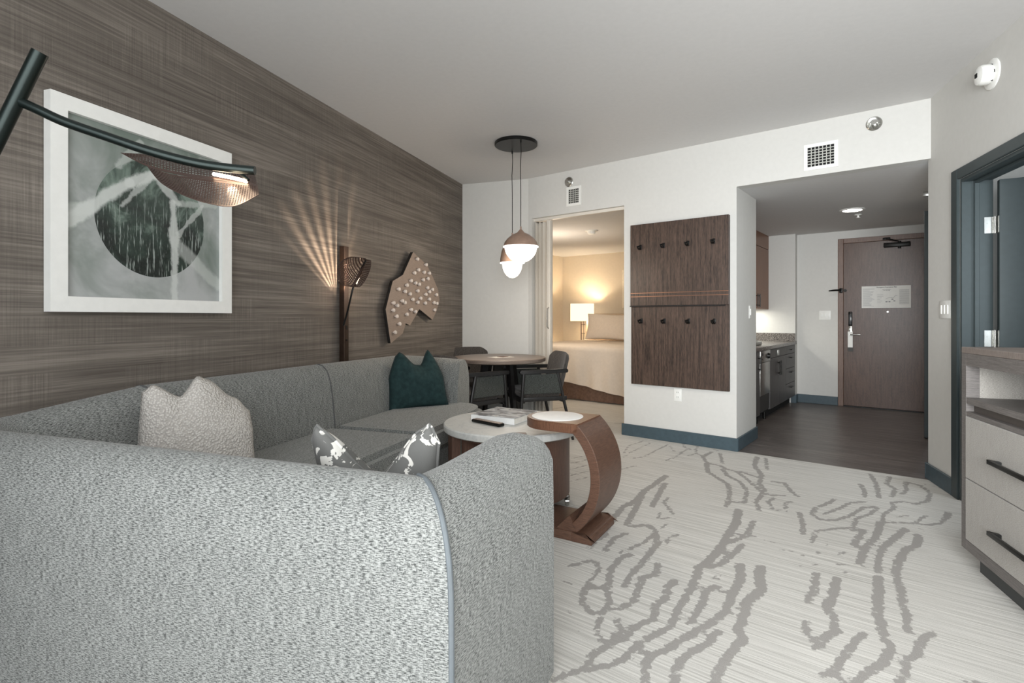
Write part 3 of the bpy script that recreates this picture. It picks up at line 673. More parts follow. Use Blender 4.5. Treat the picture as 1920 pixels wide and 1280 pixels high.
# near back panel up to the mitred corner, then the arm
CA, CB = -.45, .97
mit = [(CA, CB, -1, 1, .785)]
sweep(near + mit, 'backrest', sofa_fabric)
armp = [(CA, CB, -1, 1, .785)] + [(CA + .018 + .022 * i / 5, CB + .26 + .30 * i / 5, -1, 0, .788 + .006 * i / 5, .4 + .6 * i / 5) for i in range(6)]
for i in range(1, 6):
    t = i / 5 * PI / 2
    armp.append((CA + .040 + .006 * math.sin(t), 1.53 + .10 * math.sin(t), -1, 0, .794 - .022 * (1 - math.cos(t)), 1))
arm = sweep(armp, 'armrest', sofa_fabric)
def profile_pipe(p, mat, r=.0045, lo=0, hi=None):
    a, b, na, nb, zt = p; ps = [(a + na * o_, b + nb * o_, z) for o_, z in prof_at(zt)][lo:hi]
    q = []
    for A, B in zip(ps, ps[1:]):
        for k in range(3): q.append(Vector(A).lerp(Vector(B), k / 3))
    q.append(Vector(ps[-1])); q = [Vector((v.x - na * .001, v.y - nb * .001, v.z + .001)) for v in q]
    for _ in range(3): q = [q[0]] + [(q[i - 1] + q[i] * 2 + q[i + 1]) / 4 for i in range(1, len(q) - 1)] + [q[-1]]
    return MB().tube(q, r, seg=10).build('piping', mat, sofa)
profile_pipe((CA, CB, -1, 1, .785), sofa_pipe, .0062, 0, 9)
for p in (far_ret[-1], wallA[-1], wallB[-1]): profile_pipe(p, sofa_pipe_dark, .006, 3, 14)
# plinth
mb = MB(); mb.box(-2.38, -1.58, 1.75, 4.00, 0, .06); mb.box(-2.2, -.5, 1.02, 1.58, 0, .06); mb.build('plinth', sofa_base_m, sofa)
# seat bases and cushions
def cushion(poly, z0, z1, name='seat_cushion', bev=.035, mat=sofa_fabric, crown=.012):
    b2 = bmesh.new(); vs = [b2.verts.new((x, y, z0)) for x, y in poly]; f = b2.faces.new(vs)
    r = bmesh.ops.extrude_face_region(b2, geom=[f]); top = [g for g in r['geom'] if isinstance(g, bmesh.types.BMVert)]
    for v in top: v.co.z = z1
    bmesh.ops.recalc_face_normals(b2, faces=b2.faces[:])
    bmesh.ops.bevel(b2, geom=[e for e in b2.edges if e.calc_face_angle(0) > .5], offset=bev, segments=4, affect='EDGES')
    mb = MB(); mb.merge(b2); return mb.build(name, mat, sofa, auto=60)
def roundpoly(pts):
    """pts: (x, y, radius)"""
    out = []; n = len(pts)
    for i in range(n):
        p = Vector(pts[i][:2]); r = pts[i][2]
        if r == 0: out.append((p.x, p.y)); continue
        a = (Vector(pts[i - 1][:2]) - p).normalized(); b = (Vector(pts[(i + 1) % n][:2]) - p).normalized()
        k = max(2, int(r / .02)); k = min(k, 12)
        for j in range(k + 1):
            t = j / k; q = (p + a * r) * (1 - t) ** 2 + p * 2 * t * (1 - t) + (p + b * r) * t ** 2; out.append((q.x, q.y))
    return out
cushion(roundpoly([(-2.17, 2.865, 0), (-1.50, 2.865, .03), (-1.50, 4.10, .42), (-2.17, 4.02, 0)]), .30, .455)
cushion(roundpoly([(-2.17, 1.78, 0), (-1.50, 1.78, .03), (-1.50, 2.855, .03), (-2.17, 2.855, 0)]), .30, .455)
cushion(roundpoly([(-2.17, 1.62, .3), (-1.80, 1.22, .3), (-1.46, 1.22, 0), (-1.46, 1.77, 0), (-2.17, 1.77, 0)]), .30, .455)
cushion(roundpoly([(-1.45, 1.22, 0), (-.70, 1.22, 0), (-.70, 1.62, .03), (-1.45, 1.62, .03)]), .30, .455)
mb = MB(); mb.prism(roundpoly([(-2.2, 1.6, 0), (-1.53, 1.6, 0), (-1.53, 4.06, .38), (-2.2, 4.03, 0)]), .06, .298, 'z', bev=.01); mb.box(-2.1, -.70, 1.2, 1.60, .06, .298, bev=.01)
mb.build('seat_frame', sofa_fabric, sofa)

# ------------------------------------------------------------ pillows
def tint(T, u):
    for (a, za), (b, zb) in zip(T, T[1:]):
        if u <= b: t = (u - a) / (b - a); t = .3 * t + .7 * t * t * (3 - 2 * t); return za + (zb - za) * t
    return T[-1][1]
def pillow(name, label, w, h, t, mat, loc, face, tilt, tops, twist=0, topin=0, pipe=None, n=40, dent=0, group=None):
    b2 = bmesh.new(); G = {}
    def surf(u, v, sgn):
        x = w / 2 * u * (1 - .07 * (1 - v * v)); z = h / 2 * v * (1 - .06 * (1 - u * u))
        x *= 1 - topin * max(0, v) ** 1.4
        if tops:
            z += tint(tops, u) * max(0, (v + .3) / 1.3) ** 1.6
        th = t / 2 * ((1 - u * u) * (1 - v * v)) ** .42
        dn = .4 * max(0, v) * math.exp(-((u - dent) / .3) ** 2) if tops else 0
        y = sgn * th * (1 - dn) + (.035 * math.sin(2.2 * u) * max(0, v))
        return Vector((x, y, z))
    for sgn in (1, -1):
        for i in range(n + 1):
            for j in range(n + 1):
                u, v = -1 + 2 * i / n, -1 + 2 * j / n
                edge = i in (0, n) or j in (0, n)
                if edge and sgn == -1: G[(i, j, -1)] = G[(i, j, 1)]
                else: G[(i, j, sgn)] = b2.verts.new(surf(u, v, sgn))
        for i in range(n):
            for j in range(n):
                q = [G[(i, j, sgn)], G[(i + 1, j, sgn)], G[(i + 1, j + 1, sgn)], G[(i, j + 1, sgn)]]
                b2.faces.new(q if sgn == -1 else q[::-1])
    bmesh.ops.recalc_face_normals(b2, faces=b2.faces[:])
    M = Matrix.Rotation(tilt, 4, 'X') @ Matrix.Rotation(twist, 4, 'Y')
    t_ = thing(name, label, 'pillow', loc, face, group)
    mb = MB(); mb.merge(b2); mb.build('pillow_cover', mat, t_, M=M, auto=80)
    if pipe:
        pts = []
        for i in range(n + 1): pts.append(surf(-1 + 2 * i / n, -1, 1))
        for j in range(1, n + 1): pts.append(surf(1, -1 + 2 * j / n, 1))
        for i in range(1, n + 1): pts.append(surf(1 - 2 * i / n, 1, 1))
        for j in range(1, n + 1): pts.append(surf(-1, 1 - 2 * j / n, 1))
        MB().tube([M @ p for p in pts], .0045, seg=8).build('piping', pipe, t_)
    return t_
def faceang(dx, dy): return math.atan2(dy, dx) + PI / 2      # local -y looks along (dx, dy)
pillow('throw_pillow', 'cream boucle throw pillow with pointed corners at the near end of the sofa', .46, .43, .17, boucle, MW(-1.99, 1.74, .655), faceang(.62, -.78), -.20, [(-1, -.03), (-.82, .0), (-.35, -.045), (-.02, .045), (.15, .03), (.7, -.06), (1, -.13)], topin=.10, dent=-.35, twist=R(2))
pillow('throw_pillow', 'dark teal linen throw pillow in the far corner of the sofa', .47, .44, .15, teal_velvet, MW(-2.035, 3.74, .655), faceang(.42, -.9), -.22, [(-1, -.02), (-.8, .01), (.0, -.085), (.35, -.09), (.85, .02), (1, -.02)], topin=.36, dent=.1, twist=R(-3), pipe=plain('dark_teal_piping', srgb(30, 44, 46), .8))
pillow('throw_pillow', 'grey throw pillow with white brush marks behind the near sofa back', .40, .38, .13, brush, MW(-.86, 1.355, .635), -AM, .16, [(-1, -.03), (-.86, .025), (-.74, .01), (.0, -.125), (.74, .01), (.86, .025), (1, -.03)], topin=.04, pipe=brush)

# ------------------------------------------------------------ wall art
pic = thing('framed_print', 'large square white framed abstract print of a dark green circle', 'picture', MW(WL, 1.918, 1.627), -AM)
FO, FI = .453, .388
mb = MB()
mb.prism([(-FO, -FO), (FO, -FO), (FI, -FI), (-FI, -FI)], .004, .045, 'x'); mb.prism([(-FO, FO), (FO, FO), (FI, FI), (-FI, FI)], .004, .045, 'x')
mb.prism([(-FO, -FO), (-FO, FO), (-FI, FI), (-FI, -FI)], .004, .045, 'x'); mb.prism([(FO, -FO), (FO, FO), (FI, FI), (FI, -FI)], .004, .045, 'x')
mb.build('frame', plain('white_frame_lacquer', srgb(236, 236, 232), .4, var=.01), pic, smooth=False)
m, nt, bs = newmat('abstract_print')
tc = N(nt, 'ShaderNodeTexCoord'); sp = N(nt, 'ShaderNodeSeparateXYZ'); nt.links.new(tc.outputs['Object'], sp.inputs[0]); yy, zz = sp.outputs[1], sp.outputs[2]
def seg_d(x0, y0, x1, y1):
    dx, dy = x1 - x0, y1 - y0; L2 = dx * dx + dy * dy
    px = math_(nt, 'SUBTRACT', yy, x0); py = math_(nt, 'SUBTRACT', zz, y0)
    t = math_(nt, 'DIVIDE', math_(nt, 'ADD', math_(nt, 'MULTIPLY', px, dx), math_(nt, 'MULTIPLY', py, dy)), L2, clamp=True)
    ex = math_(nt, 'SUBTRACT', px, math_(nt, 'MULTIPLY', t, dx)); ey = math_(nt, 'SUBTRACT', py, math_(nt, 'MULTIPLY', t, dy))
    return math_(nt, 'SQRT', math_(nt, 'ADD', math_(nt, 'MULTIPLY', ex, ex), math_(nt, 'MULTIPLY', ey, ey)))
ov = tc.outputs['Object']
big = noise(nt, ov, 3.2, 4, .6, .6); fine = noise(nt, ov, 60, 3, .7)
wob = math_(nt, 'MULTIPLY', math_(nt, 'SUBTRACT', noise(nt, ov, 9, 4, .7), .5), .06)
bg = ramp(nt, math_(nt, 'ADD', big, math_(nt, 'MULTIPLY', zz, -.35)), [(.30, srgb(108, 120, 112)), (.5, srgb(146, 152, 148)), (.68, srgb(176, 178, 178))])
r_ = math_(nt, 'SQRT', math_(nt, 'ADD', math_(nt, 'POWER', math_(nt, 'ADD', yy, -.01), 2), math_(nt, 'POWER', zz, 2)))
inc = math_(nt, 'LESS_THAN', r_, .28)
strk = noise(nt, coords(nt, 'Object', (1, 85, 7)), 1, 3, .75)
cdark = ramp(nt, math_(nt, 'ADD', noise(nt, ov, 5, 5, .6, 1), math_(nt, 'MULTIPLY', zz, .5)), [(.36, srgb(16, 24, 21)), (.54, srgb(42, 58, 50)), (.68, srgb(112, 128, 118))])
lowm = math_(nt, 'MULTIPLY', math_(nt, 'SUBTRACT', .14, zz), 5, clamp=True)
smask = math_(nt, 'MULTIPLY', ramp(nt, strk, [(.555, (0, 0, 0, 1)), (.63, (1, 1, 1, 1))]), lowm)
cdark = mix(nt, math_(nt, 'MULTIPLY', smask, .7), cdark, srgb(176, 186, 180))
c1 = mix(nt, inc, bg, cdark)
# paler wedge at the lower right, and the pale glassy ribbons
for (x0, y0, x1, y1, wd, st_) in ((-.39, -.08, -.12, .15, .034, .85), (-.12, .15, .02, .23, .026, .8), (-.06, .36, -.16, .22, .02, .45), (.02, .22, .14, .10, .022, .6), (.11, .10, .12, -.38, .024, .75), (.12, .10, .36, .14, .02, .4), (.12, -.10, .38, -.30, .035, .4), (-.39, -.02, -.30, .0, .03, .5), (-.15, .04, .02, .24, .016, .5), (.14, -.05, .28, .12, .012, .5)):
    d_ = math_(nt, 'ADD', seg_d(x0, y0, x1, y1), wob)
    mr = N(nt, 'ShaderNodeMapRange'); mr.interpolation_type = 'SMOOTHSTEP'; mr.inputs['From Min'].default_value = wd * 1.15; mr.inputs['From Max'].default_value = wd * .5; mr.inputs['To Max'].default_value = st_
    nt.links.new(d_, mr.inputs['Value']); c1 = mix(nt, mr.outputs[0], c1, srgb(206, 210, 206))
nt.links.new(mix(nt, math_(nt, 'MULTIPLY', fine, .10), c1, srgb(150, 154, 150)), bs.inputs['Base Color'])
bs.inputs['Roughness'].default_value = .22
MB().prism([(-FI - .01, -FI - .01), (FI + .01, -FI - .01), (FI + .01, FI + .01), (-FI - .01, FI + .01)], .010, .022, 'x').build('print', m, pic, smooth=False)

# wall sculpture: plate with round studs
def lw(u, v, off=0):
    r = (u - 960) / 1000; Y = (WL + off) / (math.cos(AM) * r - math.sin(AM)); X = r * Y
    return math.sin(AM) * X + math.cos(AM) * Y, HC - (v - 595) / 1000 * Y
ZP = 4.572
outline = [(982, 240), (1100, 350), (1140, 430), (1195, 560), (1208, 650), (1180, 750), (1147, 820), (1035, 728), (1000, 790), (955, 868), (918, 850), (893, 935), (790, 1022), (748, 730), (808, 488), (895, 435)]
OFF = .075
sb, sz = lw(560 + 980 / ZP, 420 + 620 / ZP, OFF)
sc_ = thing('wall_sculpture', 'angular taupe wooden wall plate dotted with round white studs', 'wall art', MW(WL, sb, sz), -AM)
pp = [(lambda q: (q[0] - sb, q[1] - sz))(lw(560 + x / ZP, 420 + y / ZP, OFF)) for x, y in outline]
MB().prism(pp, .045, OFF - .003, 'x').build('plate_core', black_wood, sc_, smooth=False)
MB().prism(pp, OFF - .003, OFF, 'x').build('plate', art_plate_m, sc_, smooth=False)
cb_ = [lerp(0, x, .8) for x, _ in pp]; MB().prism([(x * .6 - .02, z * .6 - .01) for x, z in pp], .001, .0448, 'x').build('wall_spacer', black_metal, sc_, smooth=False)
studs = [(1020,300),(1095,348),(1030,392),(995,418),(1078,412),(1122,420),(965,485),(1005,505),(1035,515),(1070,477),(1110,468),(930,523),(860,557),(915,577),(957,598),(1023,572),(1107,545),(1148,560),(1123,580),(1092,602),(1183,605),(980,645),(1047,635),(1023,670),(1088,677),(1122,643),(1163,673),(1187,680),(890,658),(912,672),(815,675),(848,698),(813,738),(967,733),(1003,750),(930,773),(1168,735),(842,790),(866,855),(828,927)]
stud_m = plain('white_ceramic', srgb(216, 206, 198), .45)
for i, (x, y) in enumerate(studs):
    b_, z_ = lw(560 + x / ZP, 420 + y / ZP, OFF + .02)
    mb = MB(); mb.lathe([(0, 0), (.007, 0), (.007, .010), (.0155, .014), (.0175, .022), (.0145, .030), (0, .032)], 14, M=Matrix.Translation((OFF, b_ - sb, z_ - sz)) @ Matrix.Rotation(PI / 2, 4, 'Y'))
    mb.build('stud', stud_m, sc_)

# ------------------------------------------------------------ leaf lamps
def leaf(L, W, cup, bend, nu, nv, hole=.62, shape=.8, skew=0.35):
    """perforated leaf: local x along the spine, y across, z up; every cell has a real hole"""
    b2 = bmesh.new()
    def wid(s): return max(.02, math.sin(PI * min(1, max(0, s)) ** shape) ** .75)
    def pos(s, t):
        wd = W / 2 * wid(s); return Vector((L * s, t * wd, -cup * (1 - abs(t) ** 1.7) * wid(s) * W * .5 + bend * (s - .5) ** 2 - 0))
    V = {}
    def vert(s, t):
        k = (round(s * 4000), round(t * 4000))
        if k not in V: V[k] = b2.verts.new(pos(s, t))
        return V[k]
    for i in range(nu):
        for j in range(nv):
            s0, s1 = i / nu, (i + 1) / nu; t0, t1 = -1 + 2 * j / nv, -1 + 2 * (j + 1) / nv
            c = [vert(s0, t0), vert(s1, t0), vert(s1, t1), vert(s0, t1)]
            if i < 1 or i >= nu - 1 or j < 1 or j >= nv - 1: b2.faces.new(c); continue
            sm, tm = (s0 + s1) / 2, (t0 + t1) / 2; hs, ht = (s1 - s0) / 2 * hole, (t1 - t0) / 2 * hole
            inn = [b2.verts.new(pos(sm + dx * hs, tm + dy * ht)) for dx, dy in ((-1, -1), (1, -1), (1, 1), (-1, 1))]
            for k in range(4): b2.faces.new((c[k], c[(k + 1) % 4], inn[(k + 1) % 4], inn[k]))
    geom = b2.faces[:]
    bmesh.ops.recalc_face_normals(b2, faces=geom); bmesh.ops.solidify(b2, geom=geom, thickness=.0012)
    return b2
shade_m = plain('pierced_bronze', srgb(74, 58, 52), .42, metal=.6)
led = emit('warm_led_strip', (1, .72, .48, 1), 9)

# near floor lamp (leans into the picture behind the sofa)
YL = 1.2
def PX(u, v, Y): return Vector(((u - 960) / 1000 * Y, Y, HC - (v - 595) / 1000 * Y))
fl = thing('floor_lamp', 'dark green leaning floor lamp with a curved arm and pierced leaf shade', 'floor lamp', (-1.915, 1.2, 0), 0)
O = Vector((-1.915, 1.2, 0)); top = PX(75, 98, YL)
mb = MB(); mb.cyl((0, 0, 0), (0, 0, .02), .15, seg=40, bev=.004); mb.build('lamp_base', green_black, fl)
mb = MB(); mb.cyl((0, 0, .018), top - O, .0160, seg=24); mb.build('pole', green_black, fl)
ap = [(32, 188, 1.2), (70, 205, 1.205), (120, 228, 1.215), (200, 256, 1.23), (280, 283, 1.245), (360, 304, 1.26), (420, 314, 1.27), (478, 320, 1.28)]
def catmull(P, k=6):
    P = [Vector(p) for p in P]; out = []
    for i in range(len(P) - 1):
        p0, p1, p2, p3 = P[max(i - 1, 0)], P[i], P[i + 1], P[min(i + 2, len(P) - 1)]
        for j in range(k):
            t = j / k; out.append(.5 * ((2 * p1) + (p2 - p0) * t + (2 * p0 - 5 * p1 + 4 * p2 - p3) * t * t + (3 * p1 - p0 - 3 * p2 + p3) * t ** 3))
    return out + [P[-1]]
A3 = catmull([PX(*p) - O for p in ap]); MB().tube(A3, .0108, seg=16).build('arm', green_black, fl)
# leaf shade below the arm: spine from its tip to the arm's end
def lay(b2, P, Q, up, L):
    x = (Q - P).normalized(); z = (up - x * up.dot(x)).normalized(); y = z.cross(x)
    return Matrix.Translation(P) @ Matrix((x, y, z)).transposed().to_4x4()
P_, Q_ = PX(226, 286, 1.29) - O, PX(486, 352, 1.30) - O
# two halves of the leaf: an upper flap and a lower scoop
# pierced sheets
def patch(curveA, curveB, nu, nv, hole, name, parent, mat, bulge=Vector((0, 0, 0)), border=1):
    """ruled perforated sheet between two curves"""
    b2 = bmesh.new(); V = {}
    def smp(c, s):
        x = s * (len(c) - 1); i = min(int(x), len(c) - 2); return c[i].lerp(c[i + 1], x - i)
    def pos(s, t): return smp(curveA, s).lerp(smp(curveB, s), t) + bulge * (4 * t * (1 - t)) * math.sin(PI * s)
    def vert(s, t):
        k = (round(s * 5000), round(t * 5000))
        if k not in V: V[k] = b2.verts.new(pos(s, t))
        return V[k]
    for i in range(nu):
        for j in range(nv):
            s0, s1, t0, t1 = i / nu, (i + 1) / nu, j / nv, (j + 1) / nv
            c = [vert(s0, t0), vert(s1, t0), vert(s1, t1), vert(s0, t1)]
            if i < border + 1 or i >= nu - border or j < border or j >= nv - border: b2.faces.new(c); continue
            off = (s1 - s0) * .0; sm, tm = (s0 + s1) / 2 + off, (t0 + t1) / 2; hs, ht = (s1 - s0) / 2 * hole, (t1 - t0) / 2 * hole
            inn = [b2.verts.new(pos(sm + dx * hs, tm + dy * ht)) for dx, dy in ((-1, 0), (0, -1), (1, 0), (0, 1))] if False else [b2.verts.new(pos(sm + dx * hs, tm + dy * ht)) for dx, dy in ((-1, -1), (1, -1), (1, 1), (-1, 1))]
            for k in range(4): b2.faces.new((c[k], c[(k + 1) % 4], inn[(k + 1) % 4], inn[k]))
    bmesh.ops.recalc_face_normals(b2, faces=b2.faces[:]); bmesh.ops.solidify(b2, geom=b2.faces[:], thickness=.0011)
    mb = MB(); mb.merge(b2); return mb.build(name, mat, parent, auto=50)
up_far = catmull([PX(*p) - O for p in ((226, 286, 1.30), (280, 290, 1.33), (340, 302, 1.36), (400, 314, 1.37), (450, 322, 1.37), (478, 326, 1.36))])
spine = catmull([PX(*p) - O for p in ((226, 286, 1.30), (280, 313, 1.285), (340, 328, 1.28), (400, 336, 1.28), (450, 343, 1.28), (483, 348, 1.28))])
low = catmull([PX(*p) - O for p in ((278, 313, 1.27), (302, 342, 1.22), (345, 366, 1.19), (395, 382, 1.18), (440, 386, 1.18), (486, 364, 1.20))])
spine2 = catmull([PX(*p) - O for p in ((277, 312, 1.285), (320, 326, 1.28), (360, 332, 1.28), (400, 337, 1.28), (450, 343, 1.28), (483, 348, 1.28))])
patch(up_far, spine, 52, 10, .6, 'leaf_shade', fl, shade_m, Vector((0, 0, .006)))
patch(spine2, low, 46, 18, .58, 'leaf_shade', fl, shade_m, Vector((0, 0, -.008)))
MB().tube([PX(400, 326, 1.285) - O, PX(435, 333, 1.283) - O, PX(463, 340, 1.28) - O], .0042, seg=8).build('led_strip', led, fl)
MB().tube([PX(448, 322, 1.28) - O, PX(466, 338, 1.28) - O], .004, seg=8).build('shade_bracket', green_black, fl)
point('near_leaf_lamp_light', PX(432, 345, 1.262), .10, (1, .74, .52), .012)

# far leaf lamp against the wallpaper
FB = .0
r = (645 - 960) / 1000; Y = -2.466 / (math.cos(AM) * r - math.sin(AM)); Fp = Vector((r * Y, Y, 0))
f2 = thing('floor_lamp', 'slim square bronze floor lamp with a pierced leaf shade behind the sofa', 'floor lamp', Fp, -AM)
O = Fp; RM = Matrix.Rotation(AM, 4, 'Z')
def PL(u, v, off):                                 # point in the lamp's frame at distance off from the wall
    r = (u - 960) / 1000; Y = (WL + off) / (math.cos(AM) * r - math.sin(AM)); p = Vector((r * Y, Y, HC - (v - 595) / 1000 * Y)) - O
    return RM @ p
MB().box(-.022, .022, -.028, .028, .02, 1.685, bev=.002, seg=1).build('pole', bronze, f2)
MB().box(-.026, .026, -.05, .05, 0, .02, bev=.003).build('lamp_base', bronze, f2)
MB().box(.022, .024, -.010, .010, 1.06, 1.09).build('switch', black_metal, f2); MB().cyl((.022, 0, .98), (.028, 0, .98), .008).build('dimmer_knob', black_metal, f2)
arm_pts = catmull([PL(644, 610, .07), PL(650, 590, .10), PL(656, 565, .14), PL(662, 540, .17), PL(672, 515, .19), PL(686, 488, .20)])
MB().tube(arm_pts, .007, seg=10).build('arm', black_metal, f2)
eL = catmull([PL(634, 530, .10), PL(632, 505, .09), PL(642, 488, .09), PL(660, 481, .11), PL(686, 484, .17)])
sp2 = catmull([PL(640, 534, .14), PL(655, 537, .17), PL(664, 536, .19), PL(674, 515, .205), PL(687, 486, .20)])
eR = catmull([PL(664, 537, .20), PL(676, 537, .24), PL(688, 520, .27), PL(695, 502, .26), PL(696, 488, .22)])
sp3 = catmull([PL(664, 536, .19), PL(668, 526, .20), PL(674, 515, .205), PL(680, 502, .203), PL(687, 486, .20)])
patch(eL, sp2, 22, 16, .6, 'leaf_shade', f2, shade_m, Vector((-.02, -.02, .0)))
patch(sp3, eR, 20, 10, .5, 'leaf_shade', f2, shade_m, Vector((.01, 0, 0)))
MB().tube([PL(668, 532, .175), PL(684, 492, .185)], .006, seg=8).build('led_strip', led, f2)
Mi = RM.inverted()
for u, v in ((667, 528), (674, 512), (681, 497)):
    point('far_leaf_lamp_light', O + Mi @ PL(u, v, .15), .35, (1, .74, .52), .004)
# added light by the pierced shade; its emission pattern draws the fan of wall streaks
for gu, gv, gof, gp, gw in ((655, 554, .12, 5.0, (.24, .31, .55, .63)),):
    gl_ = point('wall_streak_gobo', O + Mi @ PL(gu, gv, gof), gp, (1, .76, .56), .003); gl_.rotation_euler = (0, 0, -AM)
    L_ = gl_.data; L_.use_nodes = True; nt = L_.node_tree; em = nt.nodes['Emission']
    tc = N(nt, 'ShaderNodeTexCoord'); sp = N(nt, 'ShaderNodeSeparateXYZ'); nt.links.new(tc.outputs['Normal'], sp.inputs[0])
    ang_ = math_(nt, 'ARCTAN2', sp.outputs[1], sp.outputs[2])
    st_ = math_(nt, 'POWER', math_(nt, 'ADD', math_(nt, 'MULTIPLY', math_(nt, 'SINE', math_(nt, 'MULTIPLY', ang_, 30.0)), .5), .5), 1.3)
    nx = math_(nt, 'MAXIMUM', math_(nt, 'MULTIPLY', sp.outputs[0], -1.0), .02)
    reach = math_(nt, 'MULTIPLY', math_(nt, 'POWER', nx, -1.6), ramp(nt, nx, [(.10, (0, 0, 0, 1)), (.26, (1, 1, 1, 1)), (.60, (1, 1, 1, 1)), (.9, (.1, .1, .1, 1))]))
    win = ramp(nt, math_(nt, 'MULTIPLY_ADD', ang_, .25, .5), [(gw[0], (0, 0, 0, 1)), (gw[1], (1, 1, 1, 1)), (gw[2], (1, 1, 1, 1)), (gw[3], (0, 0, 0, 1))])
    nt.links.new(math_(nt, 'MULTIPLY', math_(nt, 'MULTIPLY', math_(nt, 'ADD', math_(nt, 'MULTIPLY', st_, .9), .1), win), reach), em.inputs['Strength'])

# ------------------------------------------------------------ pendant lamp over the dining table
pc = Vector((.036, 4.73, ZC))
pd = thing('pendant_lamp', 'double pendant lamp with taupe domes and glowing white bowls', 'pendant lamp', pc, 0)
MB().lathe([(0, 0), (.188, 0), (.190, -.004), (.190, -.026), (.186, -.030), (0, -.030)], 56).build('canopy', black_metal, pd)
bowl = emit('lit_opal_glass', (1, .93, .84, 1), 1.15); dome_m = plain('taupe_dome_enamel', srgb(150, 124, 108), .4)
for (u, Y, zr, rr, zt, gr, zb, kind) in ((976.5, 4.58, 1.757, .152, 1.905, .138, 1.622, 0), (960.5, 4.89, 1.650, .112, 1.90, .092, 1.513, 1)):
    x = (u - 960) / 1000 * Y - pc.x; y = Y - pc.y; zz0 = ZC
    mb = MB(); mb.tube([(x, y, -.03), (x + .003, y, -.12), (x - .003, y, -.25), (x, y, -.45), (x, y, zt + .02 - zz0)], .0032, seg=8); mb.cyl((x, y, -.03), (x, y, -.05), .007); mb.build('cord', black_metal, pd)
    if kind == 0: pr = [(0, zt), (.010, zt), (.016, zt - .008), (.034, zt - .028), (.075, zt - .046), (.115, zt - .078), (.140, zt - .112), (rr - .002, zr + .004), (rr - .006, zr + .003)]
    else: pr = [(0, zt), (.008, zt), (.016, zt - .014), (.045, zt - .04), (.08, zt - .09), (.10, zt - .15), (.110, zt - .21), (rr - .001, zr + .004), (rr - .005, zr + .003)]
    dm = MB(); dm.lathe([(a_, b_ - zz0) for a_, b_ in pr], 48, (x, y, 0)); dm.cyl((x, y, zt - zz0 - .002), (x, y, zt + .025 - zz0), .007); dome = dm.build('dome_shade', dome_m, pd)
    gl = MB(); H = zr - zb
    gl.lathe([(rr, zr + .003 - zz0), (rr + .001, zr - zz0 - .004), (gr + .004, zr - zz0 - .005)] + [(gr * math.cos(t * PI / 2 / 12), zr - zz0 - .005 - (H - .005) * math.sin(t * PI / 2 / 12)) for t in range(0, 12)] + [(0, zb - zz0)], 48, (x, y, 0))
    gl.build('glass_bowl', bowl, pd)
    point('pendant_light', pc + Vector((x, y, zb - zz0 - .03)), 6 if kind == 0 else 5, (1, .86, .70), .09)
# ------------------------------------------------------------ dining set
tb = thing('dining_table', 'round taupe dining table with a dark pedestal base', 'table', (-.13, 5.28, 0), 0)
MB().lathe([(0, .718), (.44, .718), (.458, .724), (.462, .735), (.462, .755), (.458, .76), (0, .76)], 72).build('tabletop', table_lam, tb)
mb = MB()
for k in range(2):
    an = R(38 + 90 * k); dx, dy = math.cos(an), math.sin(an)
    M = Matrix.Rotation(an, 4, 'Z'); t_ = MB(); t_.prism([(-.30, .0), (-.26, .0), (-.13, .718), (-.20, .718)], -.02, .02, 'y', bev=.003); t_.prism([(.30, .0), (.26, .0), (.13, .718), (.20, .718)], -.02, .02, 'y', bev=.003); t_.box(-.2, .2, -.02, .02, .68, .718)
    mb.merge(t_.bm, 0, M)
mb.build('table_base', black_wood, tb)
pm = plain('white_paper', srgb(236, 232, 224), .7)
o = MB().box(-.11, .11, -.075, .075, 0, .0015).build('paper_sheet', pm); place(o, (-.11, 5.24, .7605), R(35)); tag(o, 'white paper sheet lying on the round dining table', 'paper')
o = thing('leaflet', 'small folded leaflet on the paper sheet on the dining table', 'leaflet', (-.09, 5.25, .7625), R(60))
MB().box(-.05, .05, -.035, .035, 0, .003).build('leaflet_cover', plain('tan_print', srgb(120, 96, 84), .6), o)

